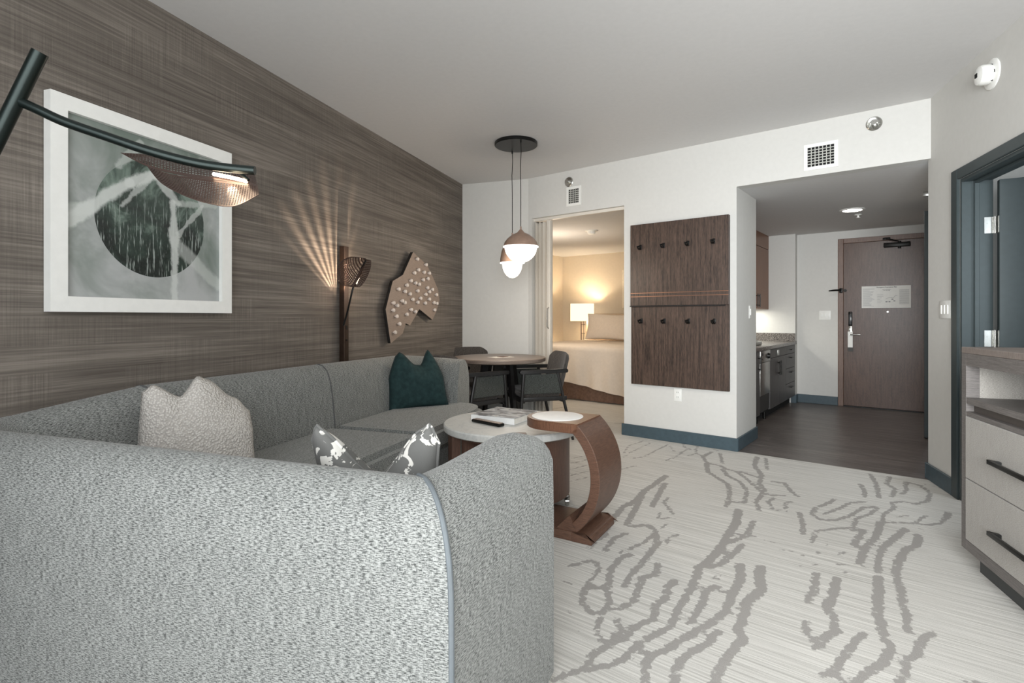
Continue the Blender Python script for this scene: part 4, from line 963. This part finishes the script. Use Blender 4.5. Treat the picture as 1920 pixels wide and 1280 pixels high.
side_fabric = tweed('grey_side_panel_fabric', srgb(42, 44, 42), srgb(60, 63, 60), srgb(80, 83, 80), .8)
def chair_build(name, label):
    t = thing(name, label, 'chair', group=None)
    # local +y is the front
    b2 = MB(); b2.prism(roundpoly([(-.235, -.22, .05), (.235, -.22, .05), (.255, .20, .10), (-.255, .20, .10)]), .405, .47, 'z', bev=.02, seg=3); b2.build('seat', chair_fabric, t, auto=60)
    # curved backrest shell
    bb = bmesh.new(); n, mN = 20, 14; F = {}
    for side in (0, 1):
        for i in range(n + 1):
            for j in range(mN + 1):
                u = -1 + 2 * i / n; v = j / mN
                hw = .225 * (1 - .10 * (1 - v)) ; ztop = .815 - .05 * max(0, abs(u) - .62) ** 1.6 * 5
                z = .46 + (ztop - .46) * v; 
                th = .042 * (min(1, (1 - abs(u)) * 7) ** .5 if abs(u) < 1 else 0) * (min(1, (1 - v) * 9) ** .5 if v < 1 else 0)
                y = -.235 - .075 * v + .055 * u * u - (th if side else 0)
                F[(i, j, side)] = bb.verts.new((u * hw, y, z))
    for side in (0, 1):
        for i in range(n):
            for j in range(mN):
                bb.faces.new((F[(i, j, side)], F[(i + 1, j, side)], F[(i + 1, j + 1, side)], F[(i, j + 1, side)]))
    bmesh.ops.remove_doubles(bb, verts=bb.verts[:], dist=.0006)
    bnd = [e for e in bb.edges if e.is_boundary]
    try: bmesh.ops.holes_fill(bb, edges=bnd, sides=0)
    except Exception: pass
    bmesh.ops.recalc_face_normals(bb, faces=bb.faces[:]); mb = MB(); mb.merge(bb); mb.build('backrest', chair_fabric, t, auto=70)
    for s in (-1, 1):
        MB().cyl((s * .285, .185, .635), (s * .295, .235, 0), .017, .012, seg=14).build('leg', black_wood, t)
        MB().cyl((s * .275, -.15, .635), (s * .285, -.30, 0), .017, .012, seg=14).build('leg', black_wood, t)
        MB().prism(roundpoly([(s * .245, .225, .012), (s * .32, .225, .012), (s * .315, 0, .0), (s * .275, -.27, .02), (s * .235, -.25, .02), (s * .25, 0, 0)] if s > 0 else [(s * .245, .225, .012), (s * .25, 0, 0), (s * .235, -.25, .02), (s * .275, -.27, .02), (s * .315, 0, 0), (s * .32, .225, .012)]), .632, .667, 'z', bev=.008).build('armrest', black_wood, t)
        MB().prism([(-.145, .625), (.17, .625), (.195, .445), (-.19, .445)], s * .268, s * .285, 'x', bev=.003).build('side_panel', side_fabric, t)
    mb = MB(); mb.box(-.28, .28, .17, .20, .36, .405, bev=.004); mb.box(-.27, .27, -.22, -.19, .36, .405, bev=.004)
    for s in (-1, 1): mb.box(s * .275 - .012, s * .275 + .012, -.24, .21, .375, .415, bev=.004)
    mb.build('seat_frame', black_wood, t); return t
def front(dx, dy): return math.atan2(dy, dx) - PI / 2
ch = chair_build('dining_chair', 'black dining chair at the right side of the round table')
CHG = 'dining chairs around the round table'
ch['group'] = CHG
c2 = copy_tree(ch); c2['label'] = 'black dining chair left of the table, tucked behind the sofa end'
c3 = copy_tree(ch); c3['label'] = 'black dining chair on the far side of the round table'
place(ch, (.205, 5.21, 0), front(-.955, -.28)); place(c2, (-.40, 4.95, 0), front(.72, .69)); place(c3, (-.40, 5.80, 0), front(.35, -.94))

# ------------------------------------------------------------ coffee table
ct = thing('coffee_table', 'round coffee table with a pale marble top on a walnut drum', 'coffee table', (0, 3.35, 0), 0)
MB().lathe([(0, .452), (.416, .452), (.425, .458), (.427, .466), (.427, .490), (.421, .497), (0, .497)], 84).build('marble_top', marble, ct)
def arcshell(r0, r1, a0, a1, z0, z1, k=40):
    o_ = [(r1 * math.cos(lerp(a0, a1, i / k)), r1 * math.sin(lerp(a0, a1, i / k))) for i in range(k + 1)]
    i_ = [(r0 * math.cos(lerp(a0, a1, i / k)), r0 * math.sin(lerp(a0, a1, i / k))) for i in range(k + 1)][::-1]
    return o_ + i_
# closed side on the right and back, open niche towards the sofa
def arc_part(name, a0, a1, z0, z1, r0, r1, mat):
    mb = MB(); b2 = bmesh.new(); Lr = b2.loops.layers.uv.verify(); k = 36
    V = [[b2.verts.new((rr * math.cos(lerp(a0, a1, i / k)), rr * math.sin(lerp(a0, a1, i / k)), z)) for (rr, z) in ((r1, z0), (r1, z1), (r0, z1), (r0, z0))] for i in range(k + 1)]
    for i in range(k):
        for q in range(4):
            f = b2.faces.new((V[i][q], V[i + 1][q], V[i + 1][(q + 1) % 4], V[i][(q + 1) % 4]))
            for l in f.loops:
                ang = math.atan2(l.vert.co.y, l.vert.co.x); l[Lr].uv = (ang * r1 + 3, l.vert.co.z)
    b2.faces.new(V[0]); b2.faces.new(V[-1][::-1]); bmesh.ops.recalc_face_normals(b2, faces=b2.faces[:])
    mb.merge(b2); return mb.build(name, mat, ct)
arc_part('drum_panel', R(-84), R(140), .075, .452, .340, .360, drum_wood)
arc_part('drum_panel', R(172), R(206), .075, .452, .345, .398, drum_wood)
mb = MB(); mb.lathe([(0, .075), (.357, .075), (.357, .11), (0, .11)], 60); mb.build('lower_shelf', drum_wood, ct)
MB().lathe([(0, .428), (.362, .428), (.364, .432), (.364, .4515), (0, .4515)], 60).build('drum_rim', drum_wood, ct)
MB().box(-.34, .34, -.012, .012, .11, .428).build('divider', drum_wood, ct, M=Matrix.Rotation(R(30), 4, 'Z'))
mb = MB(); mb.prism(roundpoly([(.0, -.437, .015), (.082, -.437, .015), (.082, -.34, 0), (.0, -.34, 0)]), .09, .503, 'z', bev=.004); mb.build('post', drum_wood, ct)
for an in (-35, 60, 150, 240):
    x, y = .31 * math.cos(R(an)), .31 * math.sin(R(an))
    if an == -35: x, y = .336, -.085
    c_ = MB(); c_.cyl((x - .012, y, .027), (x + .012, y, .027), .027, seg=24, bev=.004); c_.box(x - .018, x + .018, y - .008, y + .02, .03, .065, bev=.004); c_.cyl((x, y + .01, .06), (x, y + .01, .08), .01)
    c_.build('caster', [chrome], ct)

bk = thing('hardcover_book', 'thick white art book with a grey photo cover on the coffee table', 'book', (-.035, 3.80, .4985), R(-6))
# book corners traced on the table top
def onz(u, v, z): Y = (HC - z) * 1000 / (v - 595); return Vector(((u - 960) / 1000 * Y, Y, z))
q = [onz(886, 776.5, .537), onz(969, 785, .537), onz(1004, 769.5, .537), onz(929, 762, .537)]
cx = sum((p for p in q), Vector()) / 4
e1 = ((q[1] - q[0]) + (q[2] - q[3])) / 2; e2 = ((q[3] - q[0]) + (q[2] - q[1])) / 2
bw, bh = e1.length, e2.length; ang = math.atan2(e1.y, e1.x)
bk.location = (cx.x, cx.y, .4985); bk.rotation_euler = (0, 0, ang)
bw, bh = min(bw, .34), min(bh, .34)
cover = newmat('photo_book_cover'); mm, nt, bs = cover
n1 = noise(nt, coords(nt, 'Object', (1, 2.2, 1)), 7, 4, .6, .8)
nt.links.new(ramp(nt, n1, [(.34, srgb(52, 48, 50)), (.46, srgb(132, 132, 136)), (.56, srgb(196, 198, 198)), (.72, srgb(168, 154, 146))]), bs.inputs['Base Color']); bs.inputs['Roughness'].default_value = .25
MB().box(-bw / 2 + .003, bw / 2 - .003, -bh / 2 + .003, bh / 2 - .003, .003, .036).build('page_block', pm, bk)
mb = MB(); mb.box(-bw / 2, bw / 2, -bh / 2, bh / 2, 0, .003); mb.box(-bw / 2, bw / 2, -bh / 2, -bh / 2 + .003, .003, .036); mb.build('back_cover', plain('white_cover', srgb(238, 238, 236), .35, var=.01), bk)
MB().box(-bw / 2, bw / 2, -bh / 2, bh / 2, .036, .039).build('front_cover', mm, bk)
p0, p1 = onz(889, 787, .507), onz(941, 797, .507)
rm = thing('remote_control', 'black television remote control with a tan face in front of the book', 'remote control', ((p0 + p1) / 2), math.atan2(p1.y - p0.y, p1.x - p0.x))
rm.location.z = .4985
RL = (p1 - p0).length
MB().box(-RL / 2, RL / 2, -.024, .024, 0, .018, bev=.005).build('remote_body', black_metal, rm)
MB().box(-RL / 2 + .008, RL / 2 - .006, -.019, .019, .018, .020, bev=.001).build('remote_face', plain('tan_keypad', srgb(132, 112, 100), .5), rm)
mb = MB()
for i in range(9):
    for j in range(3): x = -RL / 2 + .018 + i * (RL - .036) / 8; y = -.012 + j * .012; mb.box(x - .003, x + .003, y - .003, y + .003, .020, .0215)
k_ = mb.build('remote_keys', plain('remote_key', srgb(180, 170, 160), .5), rm); k_['kind'] = 'stuff'

# ------------------------------------------------------------ C-shaped side table
st = thing('side_table', 'C-shaped walnut side table with a white round inlay beside the coffee table', 'side table', (.354, 2.712, 0), math.atan2(.861, .508) - 0)
# local x = along the width (w), local y = towards the coffee table (l)
def cprof():
    out, inn = [], []
    cy, cz, rr = .268, .325, .365
    # outer profile: chord through (y=.03) with bulge to y=-.097
    a = math.asin(.272 / rr)
    for i in range(25):
        t = lerp(-a, a, i / 24); out.append((cy - rr * math.cos(t), cz + rr * math.sin(t)))
    for i in range(25):
        t = lerp(a, -a, i / 24); inn.append((cy - (rr - .05) * math.cos(t) + .0, cz + (rr - .05) * math.sin(t)))
    return out, inn
out, inn = cprof(); WT = .33
top_out = out[-1]; 
poly = out + [(.06, .600)] + [(.06, .552)] + [(p[0], min(p[1], .552)) for p in inn if p[1] > .05] 
mb = MB(); mb.prism(out + inn, 0, WT, 'x', bev=.003, seg=1); mb.build('curved_support', side_wood, st)
rp = []
for i in range(25):
    t = lerp(-PI / 2, PI / 2, i / 24); rp.append((WT / 2 + (WT / 2) * math.sin(t), .22 + (WT / 2) * math.cos(t)))
tp = [(0, top_out[0] - .002)] + rp + [(WT, top_out[0] - .002)]
MB().prism(tp, .552, .602, 'z', bev=.004).build('tabletop', wood('walnut_table_edge', srgb(84, 56, 42), srgb(128, 92, 72), (40, 3, 1), rough=.35), st)
mb = MB(); mb.lathe([(0, .602), (.142, .602), (.142, .6045), (.139, .6055), (0, .6055)], 60, (WT / 2, .215, 0)); mb.build('stone_inlay', white_inlay, st)
mb = MB(); mb.box(-.0, WT, .03, .42, 0, .048, bev=.004); mb.build('base_plate', side_wood, st)
mb = MB(); mb.prism(roundpoly([(-.055, .0, .0), (.06, .0, 0), (.06, .052, .0), (-.02, .052, .025), (-.055, .03, .02)]), -.002, WT + .002, 'x', bev=.003); mb.build('foot_bar', side_wood, st)
mb = MB(); mb.prism([(.02, .048), (.15, .048), (.07, .13)], .004, WT - .004, 'x', bev=.002); mb.build('wedge', side_wood, st)

# ------------------------------------------------------------ dresser
dr = thing('dresser', 'grey oak dresser with linen drawer fronts and black bar handles', 'dresser', (0, 0, 0), -AM)
b1, b0 = 3.013, 1.25; a0, a1 = 1.20, 1.60
mb = MB(); mb.box(a0, a1, b0, b1, .986, 1.014, bev=.002, seg=1); mb.build('dresser_top', dresser_top_m, dr)
mb = MB(); mb.box(a0, a1, b1 - .044, b1, .089, .986, bev=.0015, seg=1); mb.box(a0, a1, b0, b0 + .044, .089, .986, bev=.0015, seg=1)
mb.box(a0, a1, b0 + .044, b1 - .044, .931, .986); mb.box(a0 + .001, a1, b0 + .044, b1 - .044, .758, .785); mb.box(a0 + .001, a1, b0 + .044, b1 - .044, .703, .722)
mb.box(a0, a1, b0 + .044, b1 - .044, .089, .136, bev=.0015, seg=1); mb.box(a1 - .02, a1, b0 + .044, b1 - .044, .136, .931)
mid = b1 - .044 - .80 - .012
mb.box(a0 + .002, a1, mid - .024, mid, .136, .931); mb.build('carcass', dresser_wood, dr)
MB().box(a0 + .03, a1 - .02, b0 + .044, b1 - .044, .722, .758).build('groove_rail', plain('groove_brown', srgb(84, 78, 74), .6), dr)
MB().box(a0 + .05, a1 - .02, b1 - .047, b1 - .0442, .785, .931).build('niche_lining', linen_front, dr)
for (y0, y1) in ((mid + .003, b1 - .046), (b0 + .047, mid - .027)):
    for (z0, z1) in ((.421, .700), (.139, .416)):
        d_ = MB().box(a0 - .003, a0 + .018, y0, y1, z0, z1, bev=.0015, seg=1).build('drawer', linen_front, dr)
        yc = (y0 + y1) / 2; zc = z0 + (z1 - z0) * (.48 if z0 > .3 else .44)
        h_ = MB(); h_.box(a0 - .036, a0 - .024, yc - .145, yc + .145, zc - .009, zc + .009, bev=.002)
        for s in (-1, 1): h_.prism([(a0 - .036, yc + s * .145), (a0 - .003, yc + s * .125), (a0 - .003, yc + s * .105), (a0 - .024, yc + s * .115)][::s], zc - .009, zc + .009, 'z')
        h_.build('handle', black_metal, d_)
MB().box(a0 + .047, a1 - .02, b0 + .06, b1 - .058, 0, .089).build('toe_kick', plain('dark_plinth', srgb(64, 66, 66), .6), dr)

# ------------------------------------------------------------ kitchenette
KF = -1.45; KB = -2.068; CTZ = .832
def kb(name, label, cat, n0): return thing(name, label, cat, HW(KF, n0), -AH)
def bar_handle(x, y, z, L, vert=True):
    mb = MB()
    if vert: mb.cyl((x, y, z - L / 2), (x, y, z + L / 2), .0055, seg=10); [mb.cyl((x - .028, y, z + s * L * .36), (x, y, z + s * L * .36), .0045, seg=8) for s in (-1, 1)]
    else: mb.cyl((x, y - L / 2, z), (x, y + L / 2, z), .0055, seg=10); [mb.cyl((x - .028, y + s * L * .36, z), (x, y + s * L * .36, z), .0045, seg=8) for s in (-1, 1)]
    return mb
def carc(t, n1, mat=lower_wood, toe=True):
    mb = MB(); mb.box(KB - KF, -.022, .002, n1 - .002, .10, .79); mb.build('cabinet_body', mat, t)
    MB().box(KB - KF, -.07, .002, n1 - .002, 0, .10).build('toe_kick', black_hole, t)
k1 = kb('base_cabinet', 'narrow charcoal base cabinet nearest the hallway corner wall', 'cabinet', 5.45); carc(k1, .68)
d_ = MB().box(-.021, 0, .004, .676, .105, .785, bev=.0015, seg=1).build('cabinet_door', lower_wood, k1); bar_handle(.028, .60, .66, .16).build('handle', black_metal, d_)
dw = kb('dishwasher', 'narrow stainless steel dishwasher between the charcoal kitchen cabinets', 'dishwasher', 6.13)
MB().box(KB - KF, -.022, .004, .446, .10, .79).build('dishwasher_body', black_hole, dw)
steel = plain('brushed_steel', srgb(186, 186, 182), .32, metal=.9)
cpn = MB().box(-.021, .004, .006, .444, .66, .785, bev=.002).build('control_panel', steel, dw)
kn = MB(); kn.cyl((.004, .34, .722), (.028, .34, .722), .032, .026, seg=28); kn.box(.004, .0055, .06, .12, .735, .765); kn.box(.004, .0055, .06, .10, .69, .705); kn.build('knob', black_metal, cpn)
MB().box(-.021, 0, .006, .444, .30, .655, bev=.002).build('door_panel', steel, dw)
MB().box(-.03, -.008, .006, .444, .12, .295).build('kick_panel', plain('dark_kick', srgb(54, 54, 54), .5), dw)
mb = MB(); [mb.cyl((-.05, y, 0), (-.05, y, .12), .014) for y in (.05, .40)]; mb.build('foot', black_metal, dw)
k2 = kb('base_cabinet', 'charcoal double-door base cabinet right of the dishwasher', 'cabinet', 6.58); carc(k2, .82)
MB().box(-.021, 0, .004, .816, .685, .785, bev=.0015, seg=1).build('false_front', lower_wood, k2)
for s, y0, y1 in ((0, .004, .408), (1, .412, .816)):
    d_ = MB().box(-.021, 0, y0, y1, .105, .68, bev=.0015, seg=1).build('cabinet_door', lower_wood, k2)
    bar_handle(.028, .37 if s == 0 else .45, .55, .17).build('handle', black_metal, d_)
mb = MB(); mb.box(0, .006, .36, .44, .70, .765, bev=.002); mb.build('socket_plate', steel, k2)
k3 = kb('drawer_cabinet', 'charcoal four-drawer cabinet at the far end of the kitchenette', 'cabinet', 7.40); carc(k3, .595)
for z0, z1 in ((.685, .785), (.50, .68), (.305, .495), (.105, .30)):
    d_ = MB().box(-.021, 0, .004, .591, z0, z1, bev=.0015, seg=1).build('drawer', lower_wood, k3); bar_handle(.028, .30, z1 - .05, .16, False).build('handle', black_metal, d_)
o = MB().box(KB + .001, KF + .02, 5.445, 7.998, .792, CTZ, bev=.003).build('countertop', granite); place(o, (0, 0, 0), -AH); tag(o, 'speckled granite kitchen countertop over the charcoal cabinets', 'countertop')
o = thing('backsplash', 'speckled granite upstand along the kitchenette wall', 'backsplash', (0, 0, 0), -AH)
MB().box(KB + .001, KF + .0, 7.978, 7.999, CTZ + .0005, CTZ + .105).build('end_upstand', granite, o); MB().box(KB + .001, KB + .022, 5.445, 7.976, CTZ + .0005, CTZ + .105).build('long_upstand', granite, o)
o = thing('tray', 'silver warming tray on the granite kitchen countertop', 'tray', HW(-1.70, 6.45, CTZ + .001), -AH)
MB().box(-.15, .15, -.2, .2, 0, .045, bev=.012).build('tray_body', steel, o); MB().box(-.12, .12, -.17, .17, .045, .052, bev=.003).build('tray_lid', black_metal, o)
o = thing('faucet', 'dark kitchen faucet at the edge of the hallway corner wall', 'faucet', HW(-1.90, 6.10, CTZ + .001), -AH)
mb = MB(); mb.cyl((0, 0, 0), (0, 0, .03), .025); mb.tube([(0, 0, .02), (0, 0, .20), (.03, 0, .245), (.09, 0, .25), (.13, 0, .22), (.135, 0, .20)], .011, seg=12); mb.build('spout', black_metal, o)
mb = MB(); mb.tube([(0, 0, .06), (0, -.05, .08), (0, -.08, .10)], .006, seg=8); mb.build('lever', black_metal, o)
uc = thing('wall_cabinet', 'brown wood wall cabinets above the kitchenette counter', 'cabinet', HW(-1.78, 5.45, 0), -AH)
MB().box(-.288, -.020, 0, 2.545, 1.262, ZH - .002).build('cabinet_body', upper_wood, uc)
for k in range(4):
    y0 = .003 + k * .636; d_ = MB().box(-.019, 0, y0, y0 + .63, 1.262, 2.08, bev=.002, seg=1).build('cabinet_door', upper_wood, uc)
    bar_handle(.028, y0 + (.58 if k % 2 == 0 else .05), 1.37, .17).build('handle', black_metal, d_)
MB().box(-.019, 0, .003, 2.545, 2.085, ZH - .002).build('top_filler', upper_wood, uc)
area('undercabinet_light', HW(-1.93, 7.3, 1.255), (0, 0, -AH), .15, 1.2, 4.5, (1, .98, .88))

# ------------------------------------------------------------ bedroom
linen = plain('ivory_bed_linen', srgb(226, 214, 200), .85, spec=.1, bumps=.1, var=.015)
bd = thing('bed', 'wide bed with an ivory duvet over a brown bed skirt', 'bed', (0, 0, 0), -AH)
BX0, BX1, BY0, BY1 = -4.90, -2.95, 6.38, 8.45
def cloth(x0, x1, y0, y1, z0, z1, mat, name, parent, amp, seed, lo=None, flare=.05, fr=16):
    """draped side skirts + top: bottom hem wavy"""
    b2 = bmesh.new(); rg = random.Random(seed); k = 90; per = []
    def rr(x0, x1, y0, y1, r=.12):
        pts = roundpoly([(x0, y0, r), (x1, y0, r), (x1, y1, r), (x0, y1, r)])
        res = []
        for A, B in zip(pts, pts[1:] + pts[:1]):
            n_ = max(1, int(math.hypot(B[0] - A[0], B[1] - A[1]) / .025))
            for i in range(n_): res.append((lerp(A[0], B[0], i / n_), lerp(A[1], B[1], i / n_)))
        return res
    per = rr(x0, x1, y0, y1); cx, cy = (x0 + x1) / 2, (y0 + y1) / 2; rings = []; nz = 16; s = 0
    ph = [rg.uniform(0, 6) for _ in range(6)]
    for lv in range(nz + 1):
        t = lv / nz; ring = []
        for i, (x, y) in enumerate(per):
            s = i * .025
            hem = lo(s, x, y) if lo else 0
            zb = z0 + hem; z = lerp(z1, zb, t) if lv else z1
            wv = (math.sin(s * fr + ph[0] + t * 2.5) + .6 * math.sin(s * fr * 2.3 + ph[1] - t * 2) + .5 * math.sin(s * fr * .43 + ph[2])) * amp * t
            dx, dy = x - cx, y - cy; L = math.hypot(dx, dy); 
            nx_ = (1 if dx > 0 else -1) if abs(dx) / (x1 - x0) > abs(dy) / (y1 - y0) else 0; ny_ = 0 if nx_ else (1 if dy > 0 else -1)
            off = wv + flare * t + (.0 if lv else -.035)
            if lv == 0: z = z1
            if lv == 1: z = z1 - .03
            ring.append(b2.verts.new((x + nx_ * off, y + ny_ * off, z)))
        rings.append(ring)
    n = len(per)
    for A, B in zip(rings, rings[1:]):
        for i in range(n): b2.faces.new((A[i], A[(i + 1) % n], B[(i + 1) % n], B[i]))
    b2.faces.new(rings[0]); bmesh.ops.recalc_face_normals(b2, faces=b2.faces[:])
    mb = MB(); mb.merge(b2); return mb.build(name, mat, parent, auto=80)
skirt_m = plain('brown_bed_skirt', srgb(112, 88, 74), .9, bumps=.3, var=.1)
cloth(BX0 + .03, BX1 - .03, BY0 + .03, BY1 - .03, .01, .45, skirt_m, 'bed_skirt', bd, .008, 3, flare=.02, fr=20)
MB().box(BX0 + .04, BX1 - .04, BY0 + .04, BY1 - .02, .40, .70, bev=.05, seg=4).build('mattress', linen, bd)
cloth(BX0, BX1, BY0, BY1 - .1, .30, .755, linen, 'duvet', bd, .024, 7, lo=lambda s, x, y: .10 - .20 * (x - BX0) / (BX1 - BX0) * 1.6, flare=.05, fr=11)
MB().box(BX0 - .05, BX1 + .05, BY1, BY1 + .08, .02, 1.22, bev=.02).build('headboard', plain('beige_headboard', srgb(196, 176, 152), .8), bd)
for k, (cx_, cy_) in enumerate(((-4.34, 8.12),)):
    t_ = pillow('bed_pillow', 'ivory bed pillow leaning on the headboard beside the bedside lamp', .80, .46, .20, linen, HW(cx_, cy_, .99), -AH, -.30, None)
ns = thing('nightstand', 'brown nightstand behind the bed carrying the lamp', 'nightstand', HW(-5.27, 8.42, 0), -AH)
MB().box(-.22, .22, -.22, .22, .06, .62, bev=.006).build('nightstand_body', walnut_v, ns); MB().box(-.2, .2, -.2, .2, 0, .06).build('plinth', black_hole, ns)
MB().box(-.20, .20, -.225, -.221, .36, .60).build('drawer', walnut_v, ns)
r = .132; Y = 8.42 / (hn[0] * r + hn[1]); c_ = (hd[0] * r + hd[1]) * Y
bl = thing('table_lamp', 'lit bedside lamp with a rectangular white shade and two slim rods', 'table lamp', HW(c_, 8.42, .621), -AH + R(26))
MB().box(-.09, .09, -.05, .05, 0, .02, bev=.004).build('lamp_base', bronze, bl)
mb = MB(); mb.box(-.028, -.014, -.006, .006, .02, .45); mb.cyl((.022, 0, .02), (.022, 0, .50), .004); [mb.cyl((-.02, 0, z), (.05, 0, z), .004) for z in (.12, .24, .40)]; mb.build('rods', plain('dark_bronze_rod', srgb(70, 46, 34), .4, metal=.5), bl)
m_, nt, bs = newmat('lit_linen_shade'); bs.inputs['Base Color'].default_value = srgb(240, 232, 218); bs.inputs['Emission Color'].default_value = (1, .86, .68, 1); bs.inputs['Emission Strength'].default_value = .45; bs.inputs['Roughness'].default_value = .8
n1 = noise(nt, coords(nt, 'Object', (200, 200, 60)), 1, 2); bump(nt, bs, n1, .1, .001)
mb = MB(); z0, z1 = .465, .78; X_, Y__ = .205, .12
for (xa, xb, ya, yb) in ((-X_, X_, -Y__, -Y__ + .003), (-X_, X_, Y__ - .003, Y__), (-X_, -X_ + .003, -Y__, Y__), (X_ - .003, X_, -Y__, Y__)): mb.box(xa, xb, ya, yb, z0, z1)
mb.build('lamp_shade', m_, bl, smooth=False)
MB().lathe([(0, -.03), (.02, -.025), (.03, 0), (.022, .03), (0, .04)], 20, (0, 0, .61)).build('bulb', emit('bulb_glow', (1, .84, .62, 1), 12), bl)
L0 = bl.location
point('bedside_light', L0 + Vector((0, 0, .64)), 18, (1, .82, .60), .04)
point('bedroom_fill_light', HW(-4.2, 6.2, 1.7), 13, (1, .85, .68), .12)  # added fill that brightens the bed; no fixture hangs here
o = thing('wall_picture', 'pale framed canvas at the right of the bedroom wall', 'picture', HW(-4.55, 8.72, 0), -AH)
r = .2065; Y = 8.69 / (hn[0] * r + hn[1]); cc = (hd[0] * r + hd[1]) * Y; xo = cc + 4.55
MB().box(xo, xo + 1.1, -.035, -.001, 1.32, 2.0, bev=.003).build('canvas', plain('ivory_canvas', srgb(236, 226, 206), .6), o)

# repeats of a kind share a group
GR = {'throw_pillow': 'throw pillows on the sectional sofa', 'light_switch': 'white wall light switches', 'wall_vent': 'air vents high on the angled wall',
      'sprinkler_head': 'sprinkler heads', 'base_cabinet': 'charcoal kitchenette base cabinets', 'smoke_detector': 'white smoke detectors', 'floor_lamp': 'leaf-shade floor lamps'}
for o in list(C.objects):
    k_ = o.name.split('.')[0]
    if k_ in GR and o.parent is None and 'category' in o: o['group'] = GR[k_]
